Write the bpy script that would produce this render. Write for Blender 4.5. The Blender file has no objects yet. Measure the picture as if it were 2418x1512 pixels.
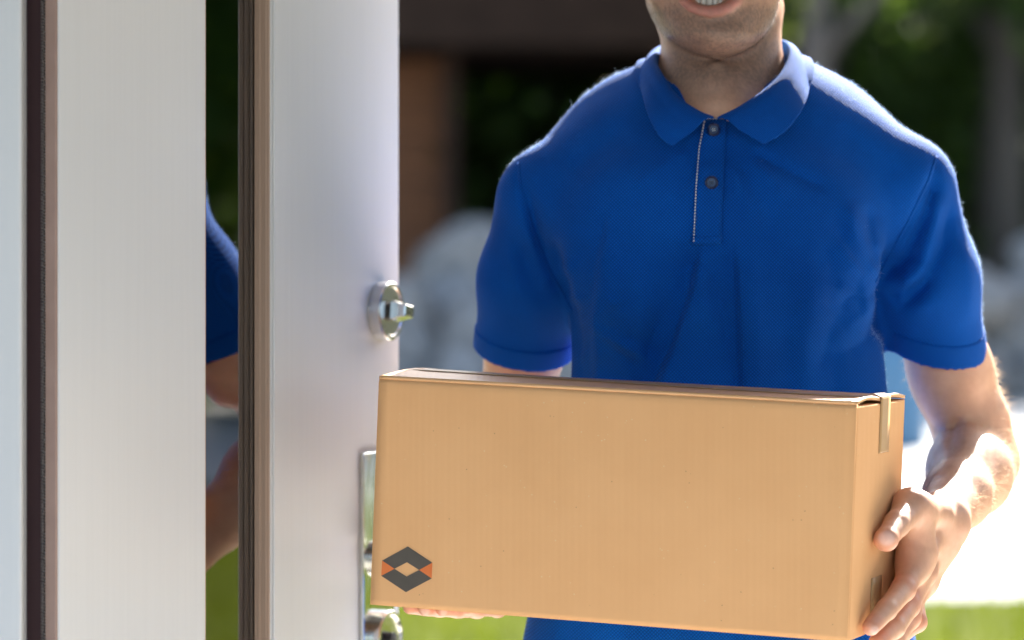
import bpy, bmesh, math, random
import numpy as np
from mathutils import Vector, Matrix
from mathutils.bvhtree import BVHTree
random.seed(4); rng = np.random.default_rng(7)
R = math.radians
SC = bpy.context.scene
COL = SC.collection

# ------------------------------------------------------------------ camera, sky, sun, exposure
CAMZ, KF, HOR = 1.33, 0.30, 620.0            # eye height; frame width per metre of distance (120 mm lens); horizon row (of 1512)
cam_d = bpy.data.cameras.new('camera'); cam = bpy.data.objects.new('camera', cam_d); COL.objects.link(cam)
cam.location = (0, 0, CAMZ); cam.rotation_euler = (R(90), 0, 0)
cam_d.sensor_width = 36; cam_d.lens = 36 / KF; cam_d.shift_y = -(756 - HOR) / 2418
cam_d.clip_start = .05; cam_d.clip_end = 2000
cam_d.dof.use_dof = True; cam_d.dof.focus_distance = 3.46; cam_d.dof.aperture_fstop = 3.6; cam_d.dof.aperture_blades = 0
SC.camera = cam
SUN_EL, SUN_AZ = R(33), R(21)                 # azimuth: from +Y (ahead) towards +X (right)
world = bpy.data.worlds.new('World'); SC.world = world; world.use_nodes = True
nt = world.node_tree; bg = nt.nodes['Background']
sky = nt.nodes.new('ShaderNodeTexSky'); sky.sky_type = 'NISHITA'; sky.sun_disc = False
sky.sun_elevation = SUN_EL; sky.sun_rotation = SUN_AZ; sky.dust_density = 2.0; sky.air_density = 1.0
nt.links.new(sky.outputs[0], bg.inputs[0]); bg.inputs[1].default_value = 0.07
sun_d = bpy.data.lights.new('sun', 'SUN'); sun_d.energy = 5.0; sun_d.angle = R(.5); sun_d.color = (1, .95, .87)
sun = bpy.data.objects.new('sun', sun_d); COL.objects.link(sun)
sdir = Vector((math.sin(SUN_AZ) * math.cos(SUN_EL), math.cos(SUN_AZ) * math.cos(SUN_EL), math.sin(SUN_EL)))
sun.rotation_euler = (-sdir).to_track_quat('-Z', 'Y').to_euler()
vs = SC.view_settings; vs.view_transform = 'Standard'; vs.look = 'None'; vs.exposure = 2.6; vs.gamma = 1; vs.use_curve_mapping = False
SC.render.engine = 'CYCLES'; SC.cycles.use_denoising = True
SC.cycles.max_bounces = 10; SC.cycles.transparent_max_bounces = 12; SC.cycles.sample_clamp_indirect = 8; SC.cycles.caustics_reflective = False

# ------------------------------------------------------------------ helpers
def P(u, v, Y=3.74):
    """point at distance Y seen at (u, v) of the 2418 x 1512 view"""
    return np.array([(u - 1209) / 2418 * KF * Y, Y, CAMZ - (v - HOR) / 2418 * KF * Y])
def ray(u, v): return P(u, v, 1.0) - np.array([0, 0, CAMZ])
def ray_plane(u, v, p0, n):
    o = np.array([0, 0, CAMZ]); d = ray(u, v); t = np.dot(np.array(p0) - o, n) / np.dot(d, n); return o + d * t

def mat(name, base, rough=.6, metal=0, spec=.5, **kw):
    m = bpy.data.materials.new(name); m.use_nodes = True; b = m.node_tree.nodes['Principled BSDF']
    b.inputs['Base Color'].default_value = (*base, 1); b.inputs['Roughness'].default_value = rough
    b.inputs['Metallic'].default_value = metal; b.inputs['Specular IOR Level'].default_value = spec
    for k, v in kw.items():
        i = b.inputs[k.replace('_', ' ')]
        i.default_value = (*v, 1) if isinstance(v, tuple) and len(v) == 3 and i.type == 'RGBA' else v
    return m
def N(m, t, **kw):
    n = m.node_tree.nodes.new(t)
    for k, v in kw.items(): setattr(n, k, v)
    return n
def L(m, a, b): m.node_tree.links.new(a, b)
def BS(m): return m.node_tree.nodes['Principled BSDF']
def coords(m, scale=(1, 1, 1), kind='Object'):
    tc = N(m, 'ShaderNodeTexCoord'); mp = N(m, 'ShaderNodeMapping'); mp.inputs['Scale'].default_value = scale
    L(m, tc.outputs[kind], mp.inputs[0]); return mp.outputs[0]
def noise(m, vec, scale, detail=4, rough=.55):
    n = N(m, 'ShaderNodeTexNoise'); n.inputs['Scale'].default_value = scale; n.inputs['Detail'].default_value = detail
    n.inputs['Roughness'].default_value = rough; L(m, vec, n.inputs['Vector']); return n.outputs['Fac']
def ramp(m, fac, stops):
    r = N(m, 'ShaderNodeValToRGB'); e = r.color_ramp.elements
    while len(e) < len(stops): e.new(.5)
    for i, (p, c) in enumerate(stops): e[i].position = p; e[i].color = (*c, 1)
    L(m, fac, r.inputs[0]); return r.outputs[0]
def bump(m, h, strength, dist, prev=None):
    b = N(m, 'ShaderNodeBump'); b.inputs['Strength'].default_value = strength; b.inputs['Distance'].default_value = dist
    L(m, h, b.inputs['Height'])
    if prev is not None: L(m, prev, b.inputs['Normal'])
    L(m, b.outputs[0], BS(m).inputs['Normal']); return b.outputs[0]
def math_(m, op, a, b=None):
    n = N(m, 'ShaderNodeMath', operation=op)
    for i, x in enumerate((a, b)):
        if x is None: continue
        if isinstance(x, (int, float)): n.inputs[i].default_value = x
        else: L(m, x, n.inputs[i])
    return n.outputs[0]
def mixc(m, fac, a, b, blend='MIX'):
    n = N(m, 'ShaderNodeMix', data_type='RGBA', blend_type=blend)
    for s, x in ((n.inputs[0], fac), (n.inputs[6], a), (n.inputs[7], b)):
        if isinstance(x, (int, float)): s.default_value = x
        elif isinstance(x, tuple): s.default_value = (*x, 1)
        else: L(m, x, s)
    return n.outputs[2]
def noisy(name, c0, c1, scale, rough=.6, bmp=0, bscale=None, bdist=.002, sc=(1, 1, 1), **kw):
    m = mat(name, c0, rough, **kw); v = coords(m, sc)
    f = noise(m, v, scale); L(m, ramp(m, f, [(.3, c0), (.7, c1)]), BS(m).inputs['Base Color'])
    if bmp: bump(m, noise(m, v, bscale or scale * 4), bmp, bdist)
    return m

def link(name, me, m=None, parent=None, smooth=False):
    o = bpy.data.objects.new(name, me); COL.objects.link(o)
    if m is not None and len(me.materials) == 0: me.materials.append(m)
    if parent is not None: o.parent = parent
    if smooth: me.shade_smooth()
    return o
def mesh(name, verts, faces, m=None, parent=None, smooth=False):
    me = bpy.data.meshes.new(name); me.from_pydata([tuple(map(float, v)) for v in verts], [], faces); me.update()
    return link(name, me, m, parent, smooth)
def quads_np(name, V, F, m=None, parent=None, smooth=False, colors=None):
    """fast mesh from numpy; F is (n, 3) or (n, 4)"""
    me = bpy.data.meshes.new(name); n, k = F.shape
    me.vertices.add(len(V)); me.vertices.foreach_set('co', np.ascontiguousarray(V, dtype=np.float32).ravel())
    me.loops.add(n * k); me.loops.foreach_set('vertex_index', np.ascontiguousarray(F, dtype=np.int32).ravel())
    me.polygons.add(n); me.polygons.foreach_set('loop_start', np.arange(0, n * k, k, dtype=np.int32))
    me.update(calc_edges=True)
    if colors is not None:
        a = me.color_attributes.new('Col', 'FLOAT_COLOR', 'POINT')
        a.data.foreach_set('color', np.ascontiguousarray(np.c_[colors, np.ones(len(V))], dtype=np.float32).ravel())
    return link(name, me, m, parent, smooth)
def bm_obj(name, bm, m=None, parent=None, smooth=False):
    me = bpy.data.meshes.new(name); bmesh.ops.recalc_face_normals(bm, faces=bm.faces); bm.to_mesh(me); bm.free()
    return link(name, me, m, parent, smooth)
def add_box(bm, lo, hi, bevel=0, M=None, seg=2):
    r = bmesh.ops.create_cube(bm, size=1); vs_ = r['verts']
    lo, hi = Vector(lo), Vector(hi)
    for v in vs_: v.co = Vector(((lo[i] + hi[i]) / 2 + v.co[i] * (hi[i] - lo[i]) for i in range(3)))
    if bevel:
        es = list({e for v in vs_ for e in v.link_edges})
        rb = bmesh.ops.bevel(bm, geom=es, offset=bevel, segments=seg, affect='EDGES', profile=.5)
        vs_ = list({v for f in rb['faces'] for v in f.verts} | {v for v in vs_ if v.is_valid})
    if M is not None: bmesh.ops.transform(bm, matrix=M, verts=vs_)
    return vs_
def box(name, lo, hi, m, parent=None, bevel=0, M=None):
    bm = bmesh.new(); add_box(bm, lo, hi, bevel, M); return bm_obj(name, bm, m, parent, False)
def lathe(name, prof, m, parent=None, seg=48, M=None, smooth=True):
    """prof: (radius, height) pairs, spun round local z"""
    bm = bmesh.new(); rings = []
    for r, h in prof:
        rings.append([bm.verts.new((r * math.cos(2 * math.pi * i / seg), r * math.sin(2 * math.pi * i / seg), h)) for i in range(seg)])
    for a, b in zip(rings, rings[1:]):
        for i in range(seg): bm.faces.new((a[i], a[(i + 1) % seg], b[(i + 1) % seg], b[i]))
    bm.faces.new(rings[0]); bm.faces.new(rings[-1])
    if M is not None: bmesh.ops.transform(bm, matrix=M, verts=bm.verts)
    o = bm_obj(name, bm, m, parent, smooth)
    if smooth: sharp(o, 35)
    return o
def sharp(o, deg):
    bm = bmesh.new(); bm.from_mesh(o.data)
    for e in bm.edges:
        e.smooth = not (len(e.link_faces) == 2 and e.calc_face_angle(0) > R(deg))
    bm.to_mesh(o.data); bm.free()
def empty(name, loc=(0, 0, 0), rz=0):
    o = bpy.data.objects.new(name, None); COL.objects.link(o); o.location = loc; o.rotation_euler = (0, 0, rz); o.empty_display_size = .1; return o
def tag(o, label=None, cat=None, group=None, kind=None):
    for k, v in (('label', label), ('category', cat), ('group', group), ('kind', kind)):
        if v: o[k] = v
    return o
def adopt(parent):
    """children were modelled in world space: keep them there"""
    bpy.context.view_layer.update()
    inv = parent.matrix_world.inverted()
    for c in parent.children:
        if not c.get('_kept'): c.matrix_parent_inverse = inv
def sub_empty(name, loc, parent):
    o = empty(name, loc); bpy.context.view_layer.update(); o.parent = parent; o.matrix_parent_inverse = parent.matrix_world.inverted(); o['_kept'] = 1; return o
def catmull(pts, n):
    p = np.array(pts, float); p = np.vstack([2 * p[0] - p[1], p, 2 * p[-1] - p[-2]]); out = []
    m = len(p) - 3
    for q in np.linspace(0, m, n):
        i = min(int(q), m - 1); t = q - i; a, b, c, d = p[i:i + 4]
        out.append(.5 * (2 * b + (c - a) * t + (2 * a - 5 * b + 4 * c - d) * t * t + (3 * b - a - 3 * c + d) * t ** 3))
    return np.array(out)

# ------------------------------------------------------------------ implicit surfaces (body, clothes)
class Field:
    def __init__(s, lo, hi, h):
        s.lo = np.array(lo, float); s.h = h; s.n = np.ceil((np.array(hi) - s.lo) / h).astype(int) + 1
        s.f = np.full(s.n, .3, np.float32)
    def sub(s, lo, hi):
        a = np.clip(np.floor((np.array(lo) - s.lo) / s.h).astype(int), 0, s.n); b = np.clip(np.ceil((np.array(hi) - s.lo) / s.h).astype(int) + 1, 0, s.n)
        sl = tuple(slice(i, j) for i, j in zip(a, b))
        ax = [(s.lo[i] + np.arange(a[i], b[i]) * s.h).astype(np.float32) for i in range(3)]
        return sl, ax[0][:, None, None], ax[1][None, :, None], ax[2][None, None, :]
    def put(s, sl, d, k, op):
        g = s.f[sl]
        if op == 'add':
            q = np.maximum(k - np.abs(g - d), 0) / max(k, 1e-6); s.f[sl] = np.minimum(g, d) - q * q * k / 4
        elif op == 'cut':
            d = -d; q = np.maximum(k - np.abs(g - d), 0) / max(k, 1e-6); s.f[sl] = np.maximum(g, d) + q * q * k / 4
    def cone(s, a, b, ra, rb, k=.01, op='add', sq=None):
        a, b = np.array(a, float), np.array(b, float); m = max(ra, rb) * (1.8 if sq is not None else 1) + k + 4 * s.h
        sl, x, y, z = s.sub(np.minimum(a, b) - m, np.maximum(a, b) + m)
        x, y, z = x - a[0], y - a[1], z - a[2]; ab = b - a
        t = np.clip((x * ab[0] + y * ab[1] + z * ab[2]) / max(ab @ ab, 1e-9), 0, 1)
        x, y, z = x - t * ab[0], y - t * ab[1], z - t * ab[2]
        if sq is not None:                          # squash: distance along unit vector w counts f times
            w, f = np.array(sq[0], float), sq[1]; w /= np.linalg.norm(w); q = (x * w[0] + y * w[1] + z * w[2]) * (f - 1)
            x, y, z = x + q * w[0], y + q * w[1], z + q * w[2]
        s.put(sl, np.sqrt(x * x + y * y + z * z) - (ra + (rb - ra) * t), k, op)
    def chain(s, pts, rad, k=.008, sq=None, op='add'):
        for i in range(len(pts) - 1): s.cone(pts[i], pts[i + 1], rad[i], rad[i + 1], k, op, sq)
    def ell(s, c, r, k=.01, op='add', rot=None):
        c, r = np.array(c, float), np.array(r, float); m = max(r) + k + 4 * s.h
        sl, x, y, z = s.sub(c - m, c + m); x, y, z = x - c[0], y - c[1], z - c[2]
        if rot is not None:
            M = np.array(rot.to_3x3().inverted()); x, y, z = (M[i][0] * x + M[i][1] * y + M[i][2] * z for i in range(3))
        k0 = np.sqrt((x / r[0]) ** 2 + (y / r[1]) ** 2 + (z / r[2]) ** 2) + 1e-6
        k1 = np.sqrt((x / r[0] ** 2) ** 2 + (y / r[1] ** 2) ** 2 + (z / r[2] ** 2) ** 2) + 1e-6
        s.put(sl, k0 * (k0 - 1) / k1, k, op)
    def fold(s, pts, w, amp, ycut=None, pw=1.35, step=False):
        """crease (+amp sinks, -amp raises) along a polyline; depth ignored, faded off behind ycut"""
        pts = np.array(pts, float); m = 2.6 * np.max(w)
        sl, x, y, z = s.sub((pts[:, 0].min() - m, -9, pts[:, 2].min() - m), (pts[:, 0].max() + m, 99, pts[:, 2].max() + m))
        best = np.full(np.broadcast(x, z).shape, 9., np.float32); par = np.zeros_like(best); sg = np.zeros_like(best); n = len(pts) - 1
        for i in range(n):
            a, b = pts[i], pts[i + 1]; ab = b - a; px, pz = x - a[0], z - a[2]
            t = np.clip((px * ab[0] + pz * ab[2]) / (ab[0] ** 2 + ab[2] ** 2 + 1e-9), 0, 1)
            d = np.sqrt((px - t * ab[0]) ** 2 + (pz - t * ab[2]) ** 2); c = d < best
            best = np.where(c, d, best); par = np.where(c, (i + t) / n, par); sg = np.where(c, ab[0] * pz - ab[2] * px, sg)
        ends = np.clip(np.minimum(par, 1 - par) / .22, 0, 1); ends = ends * ends * (3 - 2 * ends)
        g = amp * np.exp(-(best / w) ** pw) * (.12 + .88 * ends)
        if step: g = amp * np.where(sg > 0, np.exp(-(best / .0045) ** 2), np.exp(-(best / w) ** 1.2)) * (.12 + .88 * np.clip(par / .12, 0, 1))   # sunk on the left, steep rise on the right
        if ycut is not None: g = g * np.clip((ycut - y) / .03, 0, 1)
        s.f[sl] += g.astype(np.float32)
    def mesh(s, smooth=1):
        f = s.f; S = f < 0; n = s.n
        cnt = np.zeros(n - 1, np.uint8)
        for i in (0, 1):
            for j in (0, 1):
                for k in (0, 1): cnt += S[i:n[0] - 1 + i, j:n[1] - 1 + j, k:n[2] - 1 + k]
        act = (cnt > 0) & (cnt < 8); I = np.argwhere(act); idx = np.full(n - 1, -1, np.int32); idx[act] = np.arange(len(I))
        acc = np.zeros((len(I), 3)); num = np.zeros(len(I))
        C = [(i, j, k) for i in (0, 1) for j in (0, 1) for k in (0, 1)]
        val = {c: f[I[:, 0] + c[0], I[:, 1] + c[1], I[:, 2] + c[2]] for c in C}
        for a in C:
            for ax in range(3):
                if a[ax]: continue
                b = list(a); b[ax] = 1; b = tuple(b); va, vb = val[a], val[b]; x = (va < 0) != (vb < 0)
                t = np.where(x, va / np.where(x, va - vb, 1), 0); p = np.array(a, float)[None] + t[:, None] * (np.array(b) - np.array(a))[None]
                acc += np.where(x[:, None], p, 0); num += x
        V = s.lo + (I + acc / num[:, None]) * s.h; F = []
        for ax in range(3):
            o = [1 if i == ax else 0 for i in range(3)]; hi = [n[i] - o[i] for i in range(3)]
            A = S[:hi[0], :hi[1], :hi[2]]; B = S[o[0]:, o[1]:, o[2]:]; E_ = np.argwhere(A != B)
            u, w = [(1, 2), (2, 0), (0, 1)][ax]
            E_ = E_[(E_[:, u] > 0) & (E_[:, w] > 0) & (E_[:, u] < n[u] - 1) & (E_[:, w] < n[w] - 1) & (E_[:, ax] < n[ax] - 1)]
            eu, ew = np.eye(3, dtype=int)[u], np.eye(3, dtype=int)[w]
            q = np.stack([idx[tuple((E_ - d).T)] for d in (0 * eu, eu, eu + ew, ew)], 1)
            inside = S[tuple(E_.T)]; q = np.where(inside[:, None], q[:, ::-1], q)
            F.append(q[:, ::-1])
        F = np.vstack(F); F = F[(F >= 0).all(1)]
        for _ in range(smooth):
            ac = np.zeros_like(V); c = np.zeros(len(V))
            for i in range(4):
                np.add.at(ac, F[:, i], V[F[:, (i + 1) % 4]] + V[F[:, (i - 1) % 4]]); np.add.at(c, F[:, i], 2)
            V = .5 * V + .5 * ac / np.maximum(c, 1)[:, None]
        return V, F
def face_frames(V, F):
    a, b, c, d = (V[F[:, i]] for i in range(4)); n = np.cross(c - a, d - b); ar = np.linalg.norm(n, axis=1); return (a + b + c + d) / 4, n / ar[:, None], ar / 2
# ------------------------------------------------------------------ materials of the setting
M_lawn = noisy('lawn', (.043, .058, .002), (.072, .086, .004), 3, .95, .4, 60, .02, spec=.02)
M_gravel = noisy('pale_gravel', (.33, .325, .32), (.46, .455, .44), 1.2, .95, .5, 40, .02)
M_earth = noisy('forest_floor', (.03, .03, .015), (.06, .05, .03), 1.5, .95)
M_stonefloor = noisy('pale_stone_floor', (.70, .66, .60), (.78, .75, .69), 2.5, .55, .15, 30, .002)
M_render = noisy('white_wall_render', (.70, .69, .66), (.78, .77, .75), 2, .85, .3, 80, .003)
M_rock = noisy('grey_rock', (.10, .095, .09), (.40, .38, .355), 3.2, .9, .6, 7, .05)
M_bark = noisy('dark_bark', (.035, .028, .022), (.09, .075, .06), 3, .9, .6, 12, .03, sc=(1, 1, .25))
M_barkpale = noisy('grey_bark', (.12, .10, .09), (.24, .21, .19), 3, .9, .6, 12, .03, sc=(1, 1, .25))
M_timber = noisy('brown_timber', (.11, .040, .013), (.20, .075, .024), 1.5, .8, .3, 9, .01, sc=(.3, 1, 3))
M_timberdk = noisy('dark_roof_timber', (.028, .017, .012), (.045, .027, .019), 2, .9, spec=.1)
M_blue = mat('faded_blue_plastic', (.06, .17, .30), .5)
def leaf_mat(name, c0, c1, tr_=.42, sp_=.12):
    m = mat(name, c0, .6, spec=sp_); v = coords(m); f = noise(m, v, .9, 2); c = ramp(m, f, [(.3, c0), (.7, c1)])
    L(m, c, BS(m).inputs['Base Color'])
    tr = N(m, 'ShaderNodeBsdfTranslucent'); mx = N(m, 'ShaderNodeMixShader'); mx.inputs[0].default_value = tr_
    L(m, mixc(m, 1.0, c, (1.5, 1.6, .6), 'MULTIPLY'), tr.inputs[0])
    L(m, BS(m).outputs[0], mx.inputs[1]); L(m, tr.outputs[0], mx.inputs[2]); L(m, mx.outputs[0], m.node_tree.nodes['Material Output'].inputs[0]); return m
M_leaf = [leaf_mat('dark_leaves', (.026, .050, .016), (.065, .11, .028)), leaf_mat('green_leaves', (.05, .10, .018), (.10, .17, .028)), leaf_mat('olive_leaves', (.045, .065, .03), (.10, .12, .045))]
M_grass = leaf_mat('grass_blades', (.050, .068, .002), (.085, .102, .004), .4, .03)

# ------------------------------------------------------------------ ground
def sheet(name, x0, x1, y0, y1, z, m, nx=1, ny=1):
    V = [(x0 + (x1 - x0) * i / nx, y0 + (y1 - y0) * j / ny, z) for j in range(ny + 1) for i in range(nx + 1)]
    F = [(j * (nx + 1) + i, j * (nx + 1) + i + 1, (j + 1) * (nx + 1) + i + 1, (j + 1) * (nx + 1) + i) for j in range(ny) for i in range(nx)]
    return tag(mesh(name, V, F, m), kind='structure')
sheet('ground', -400, 400, -300, 700, -.16, M_earth)
sheet('lawn', -30, 45, 5.2, 15.0, -.15, M_lawn)
sheet('gravel_drive', -40, 70, 15.0, 43, -.146, M_gravel)
b_ = box('porch_floor', (-3.2, -3.0, -.25), (4.2, 5.2, 0), M_stonefloor, None, .01); tag(b_, kind='structure')
# grass blades of the lawn
n = 52000; gx = rng.uniform(-5, 16, n); gy = 5.25 + 9.8 * rng.random(n) ** .8; hh = rng.uniform(.03, .075, n); an = rng.uniform(0, 6.28, n); w = rng.uniform(.004, .009, n)
lx, ly = rng.normal(0, .025, n), rng.normal(0, .025, n)
V = np.zeros((n, 3, 3)); V[:, 0] = np.c_[gx - w * np.cos(an), gy - w * np.sin(an), np.full(n, -.15)]; V[:, 1] = np.c_[gx + w * np.cos(an), gy + w * np.sin(an), np.full(n, -.15)]
V[:, 2] = np.c_[gx + lx, gy + ly, -.15 + hh]
tag(quads_np('grass', V.reshape(-1, 3), np.arange(3 * n).reshape(-1, 3), M_grass), 'bright green sunlit lawn grass behind the delivery person', 'grass', kind='stuff')

# ------------------------------------------------------------------ house: wall with the doorway, added roof for shade
def wall(name, lo, hi, m): return tag(box(name, lo, hi, m, None, .004), kind='structure')
wall('wall_left', (-3.2, 3.43, 0), (-.70, 3.66, 2.26), M_render)
wall('wall_right', (1.55, 3.43, 0), (4.2, 3.66, 2.26), M_render)
wall('wall_above_door', (-.698, 3.43, 2.2), (1.548, 3.66, 2.258), M_render)

tag(box('shade_roof', (-5.2, 1.25, 2.262), (9.0, 4.2, 2.42), noisy('dark_shade_boards', (.03, .02, .014), (.05, .033, .024), 3, .6, sc=(1, 12, 1)), None, .004), kind='structure')  # unseen roof, added to dim the light on upper door and figure

# ------------------------------------------------------------------ boulders in front of the wood
def boulder_mesh(i):
    bm = bmesh.new(); bmesh.ops.create_icosphere(bm, subdivisions=3, radius=1)
    r = random.Random(i); ph = [(Vector((r.gauss(0, 1), r.gauss(0, 1), r.gauss(0, 1))).normalized(), r.uniform(.62, .95)) for _ in range(14)]
    for v in bm.verts:
        d = v.co.copy()
        for nrm, c in ph:
            q = d.dot(nrm)
            if q > c: d -= nrm * (q - c) * .85
        v.co = d * (1 + r.uniform(-.015, .015))
    me = bpy.data.meshes.new('boulder'); bm.to_mesh(me); bm.free(); me.materials.append(M_rock); me.shade_smooth(); return me
BM = [boulder_mesh(i) for i in range(4)]
def at(u, Y): return (u - 1209) / 2418 * KF * Y
rb = random.Random(3); spots = []
for (u0, u1, upk, hpk, wd) in ((925, 1420, 1090, 1.55, 190), (1980, 2520, 2400, 1.45, 260)):     # two heaps, built up in layers
    for lay in range(4):
        u = u0 + rb.uniform(0, 20)
        while u < u1:
            hgt = hpk * math.exp(-((u - upk) / wd) ** 2) + .25; s_ = rb.uniform(.34, .62); zc = lay * .42 + .16
            if zc < hgt: spots.append((u, 36 + lay * .35 + rb.uniform(-.4, .4), s_, zc))
            u += s_ * 1.35 / 36 / KF * 2418 * rb.uniform(.8, 1.25)
for i, (u, Y, s_, zc) in enumerate(spots):
    o = link('boulder', BM[i % 4]); o.location = (at(u, Y), Y, -.15 + zc); o.rotation_euler = (rb.uniform(-.4, .4), rb.uniform(-.4, .4), i * 1.7); o.scale = (s_ * 1.15, s_, s_ * .85)
    left = u < 1600
    tag(o, 'pale grey boulder in the blurred heap beside the corner of the brown timber house' if left else 'pale grey boulder in the blurred heap beyond the bare forearm', 'boulder', 'boulders heaped on the left' if left else 'boulders heaped on the right')

# ------------------------------------------------------------------ timber house far behind, deep eaves
th = empty('timber_house', (-4, 44, -.15)); tag(th, 'dark brown timber house with deep overhanging eaves, out of focus behind the door', 'house')
xe = at(1048, 42)
for i in range(16):
    box('board', (-9.5, 42 + .02 * (i % 2), -.15 + i * .25), (xe, 47, -.15 + (i + 1) * .25 - .02), M_timber, th)
box('roof', (-10.5, 40.6, 3.92), (2.2, 48, 4.75), M_timberdk, th, .03)
box('post', (2.0 - .28, 40.9, -.15), (2.0, 41.2, 3.92), M_timberdk, th)
box('post', (xe - .02, 41.6, -.15), (xe + .18, 41.95, 3.92), M_timberdk, th)
bpy.context.view_layer.update(); adopt(th)

# ------------------------------------------------------------------ wood: trees
def crown_mesh(i, m, nl=2600, rx=2.3, rz=4.2):
    r = np.random.default_rng(100 + i); K = 34
    cen = r.normal(0, 1, (K, 3)); cen /= np.linalg.norm(cen, axis=1)[:, None]; cen *= (r.random(K) ** .5)[:, None] * np.array([rx, rx, rz]); cr = r.uniform(.5, 1.05, K)
    k = r.integers(0, K, nl); p = r.normal(0, 1, (nl, 3)); p /= np.linalg.norm(p, axis=1)[:, None]; c = cen[k] + p * (cr[k] * r.random(nl) ** .33)[:, None]
    a = r.normal(0, 1, (nl, 3)); a /= np.linalg.norm(a, axis=1)[:, None]; b = np.cross(a, r.normal(0, 1, (nl, 3))); b /= np.linalg.norm(b, axis=1)[:, None]
    s = r.uniform(.10, .22, nl)[:, None]
    V = np.stack([c - a * s, c + b * s * .55, c + a * s, c - b * s * .55], 1).reshape(-1, 3)
    o = quads_np('crown', V, np.arange(4 * nl).reshape(-1, 4), m); me = o.data; bpy.data.objects.remove(o); return me
def trunk_mesh(i, m, h=6.5, r0=.24):
    r = random.Random(40 + i); bm = bmesh.new(); seg = 10
    def limb(p, d, r1, r2, ln, steps):
        rings = []
        for s_ in range(steps + 1):
            t = s_ / steps; c = p + d * ln * t + Vector((r.gauss(0, .03), r.gauss(0, .03), 0)) * ln * .12 * t; rad = r1 + (r2 - r1) * t
            if s_ == 0 and r1 > .15: rad *= 1.35
            a = d.orthogonal().normalized(); b = d.cross(a)
            rings.append([bm.verts.new(c + (a * math.cos(q * 6.283 / seg) + b * math.sin(q * 6.283 / seg)) * rad) for q in range(seg)])
        for A, B in zip(rings, rings[1:]):
            for q in range(seg): bm.faces.new((A[q], A[(q + 1) % seg], B[(q + 1) % seg], B[q]))
    limb(Vector((0, 0, 0)), Vector((0, 0, 1)), r0, r0 * .45, h, 6)
    for q in range(5):
        a = q * 1.3 + r.random(); limb(Vector((0, 0, h * r.uniform(.45, .95))), Vector((math.cos(a), math.sin(a), r.uniform(.5, 1.1))).normalized(), r0 * .4, .03, r.uniform(1.4, 2.6), 3)
    me = bpy.data.meshes.new('trunk'); bm.to_mesh(me); bm.free(); me.materials.append(m); me.shade_smooth(); return me
CR = [crown_mesh(i, M_leaf[i % 3]) for i in range(5)]
TR = [trunk_mesh(0, M_bark), trunk_mesh(1, M_bark, 7.5, .3), trunk_mesh(2, M_barkpale, 7, .27)]
def tree(x, y, s, ci, ti, cz, label, group):
    e = empty('tree', (x, y, -.16), random.uniform(0, 6.28)); tag(e, label, 'tree', group)
    t = link('trunk', TR[ti], None, e); t.scale = (1, 1, s)
    c = link('crown', CR[ci], None, e); c.location = (0, 0, cz * s); c.scale = (s, s, s); return e
rr = random.Random(11)
def inview(x, y): return abs(x / y) < .16
grp = ['out of focus dark tree in the wood behind the delivery person', 'trees of the wood behind']
for row, (Y0, nrow, sp) in enumerate(((46, 12, 2.2), (51, 15, 2.1), (57, 17, 2.2))):
    for i in range(nrow):
        x = (i - nrow / 2 + .5) * sp + rr.uniform(-.7, .7) + 1.0; y = Y0 + rr.uniform(-1.8, 1.8)
        if row == 0 and x < 3.2: y += 5
        tree(x, y, rr.uniform(.85, 1.2), rr.randrange(5), rr.randrange(2), rr.uniform(4.0, 5.4), *grp)
tree(at(1925, 41), 41, 1.0, 2, 2, 7.6, 'pale grey trunk of a tree close right of the neck', None)
tree(at(2375, 42), 42, 1.0, 0, 1, 7.4, 'dark tree trunk along the right edge, above the sleeve', None)
for i in range(26):                                    # the wood goes on to the right, mirrored in the door's glass
    a = R(24 + 2.0 * i + rr.uniform(-.8, .8)); d = rr.uniform(27, 36)
    tree(d * math.sin(a) + 2, d * math.cos(a) + 2, rr.uniform(.8, 1.15), rr.randrange(5), rr.randrange(2), rr.uniform(3.4, 4.6), 'tree of the wood mirrored in the narrow door glass', 'trees to the right of the view')
# undergrowth: an uncountable dark mass between the trunks
n = 26000; x = rng.uniform(-16, 22, n); y = 50 + rng.normal(0, 3.5, n); z = -.1 + 3.6 * rng.random(n) ** 1.5; a = rng.normal(0, 1, (n, 3)); a /= np.linalg.norm(a, axis=1)[:, None]; b = np.cross(a, rng.normal(0, 1, (n, 3))); b /= np.linalg.norm(b, axis=1)[:, None]
c = np.c_[x, y, z]; s = rng.uniform(.1, .24, n)[:, None]
tag(quads_np('undergrowth', np.stack([c - a * s, c + b * s * .6, c + a * s, c - b * s * .6], 1).reshape(-1, 3), np.arange(4 * n).reshape(-1, 4), M_leaf[0]), 'dark undergrowth between the trunks of the wood', 'undergrowth', kind='stuff')
n = 42000; a0 = rng.uniform(R(-20), R(78), n); d0 = rng.uniform(60, 74, n); c = np.c_[d0 * np.sin(a0), d0 * np.cos(a0), 15 * rng.random(n) ** 1.05]; a = rng.normal(0, 1, (n, 3)); a /= np.linalg.norm(a, axis=1)[:, None]; b = np.cross(a, rng.normal(0, 1, (n, 3))); b /= np.linalg.norm(b, axis=1)[:, None]; s = rng.uniform(.22, .5, n)[:, None]
tag(quads_np('far_wood', np.stack([c - a * s, c + b * s * .6, c + a * s, c - b * s * .6], 1).reshape(-1, 3), np.arange(4 * n).reshape(-1, 4), M_leaf[0]), 'far dark wood closing the view behind the trees', 'wood', kind='stuff')

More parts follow.
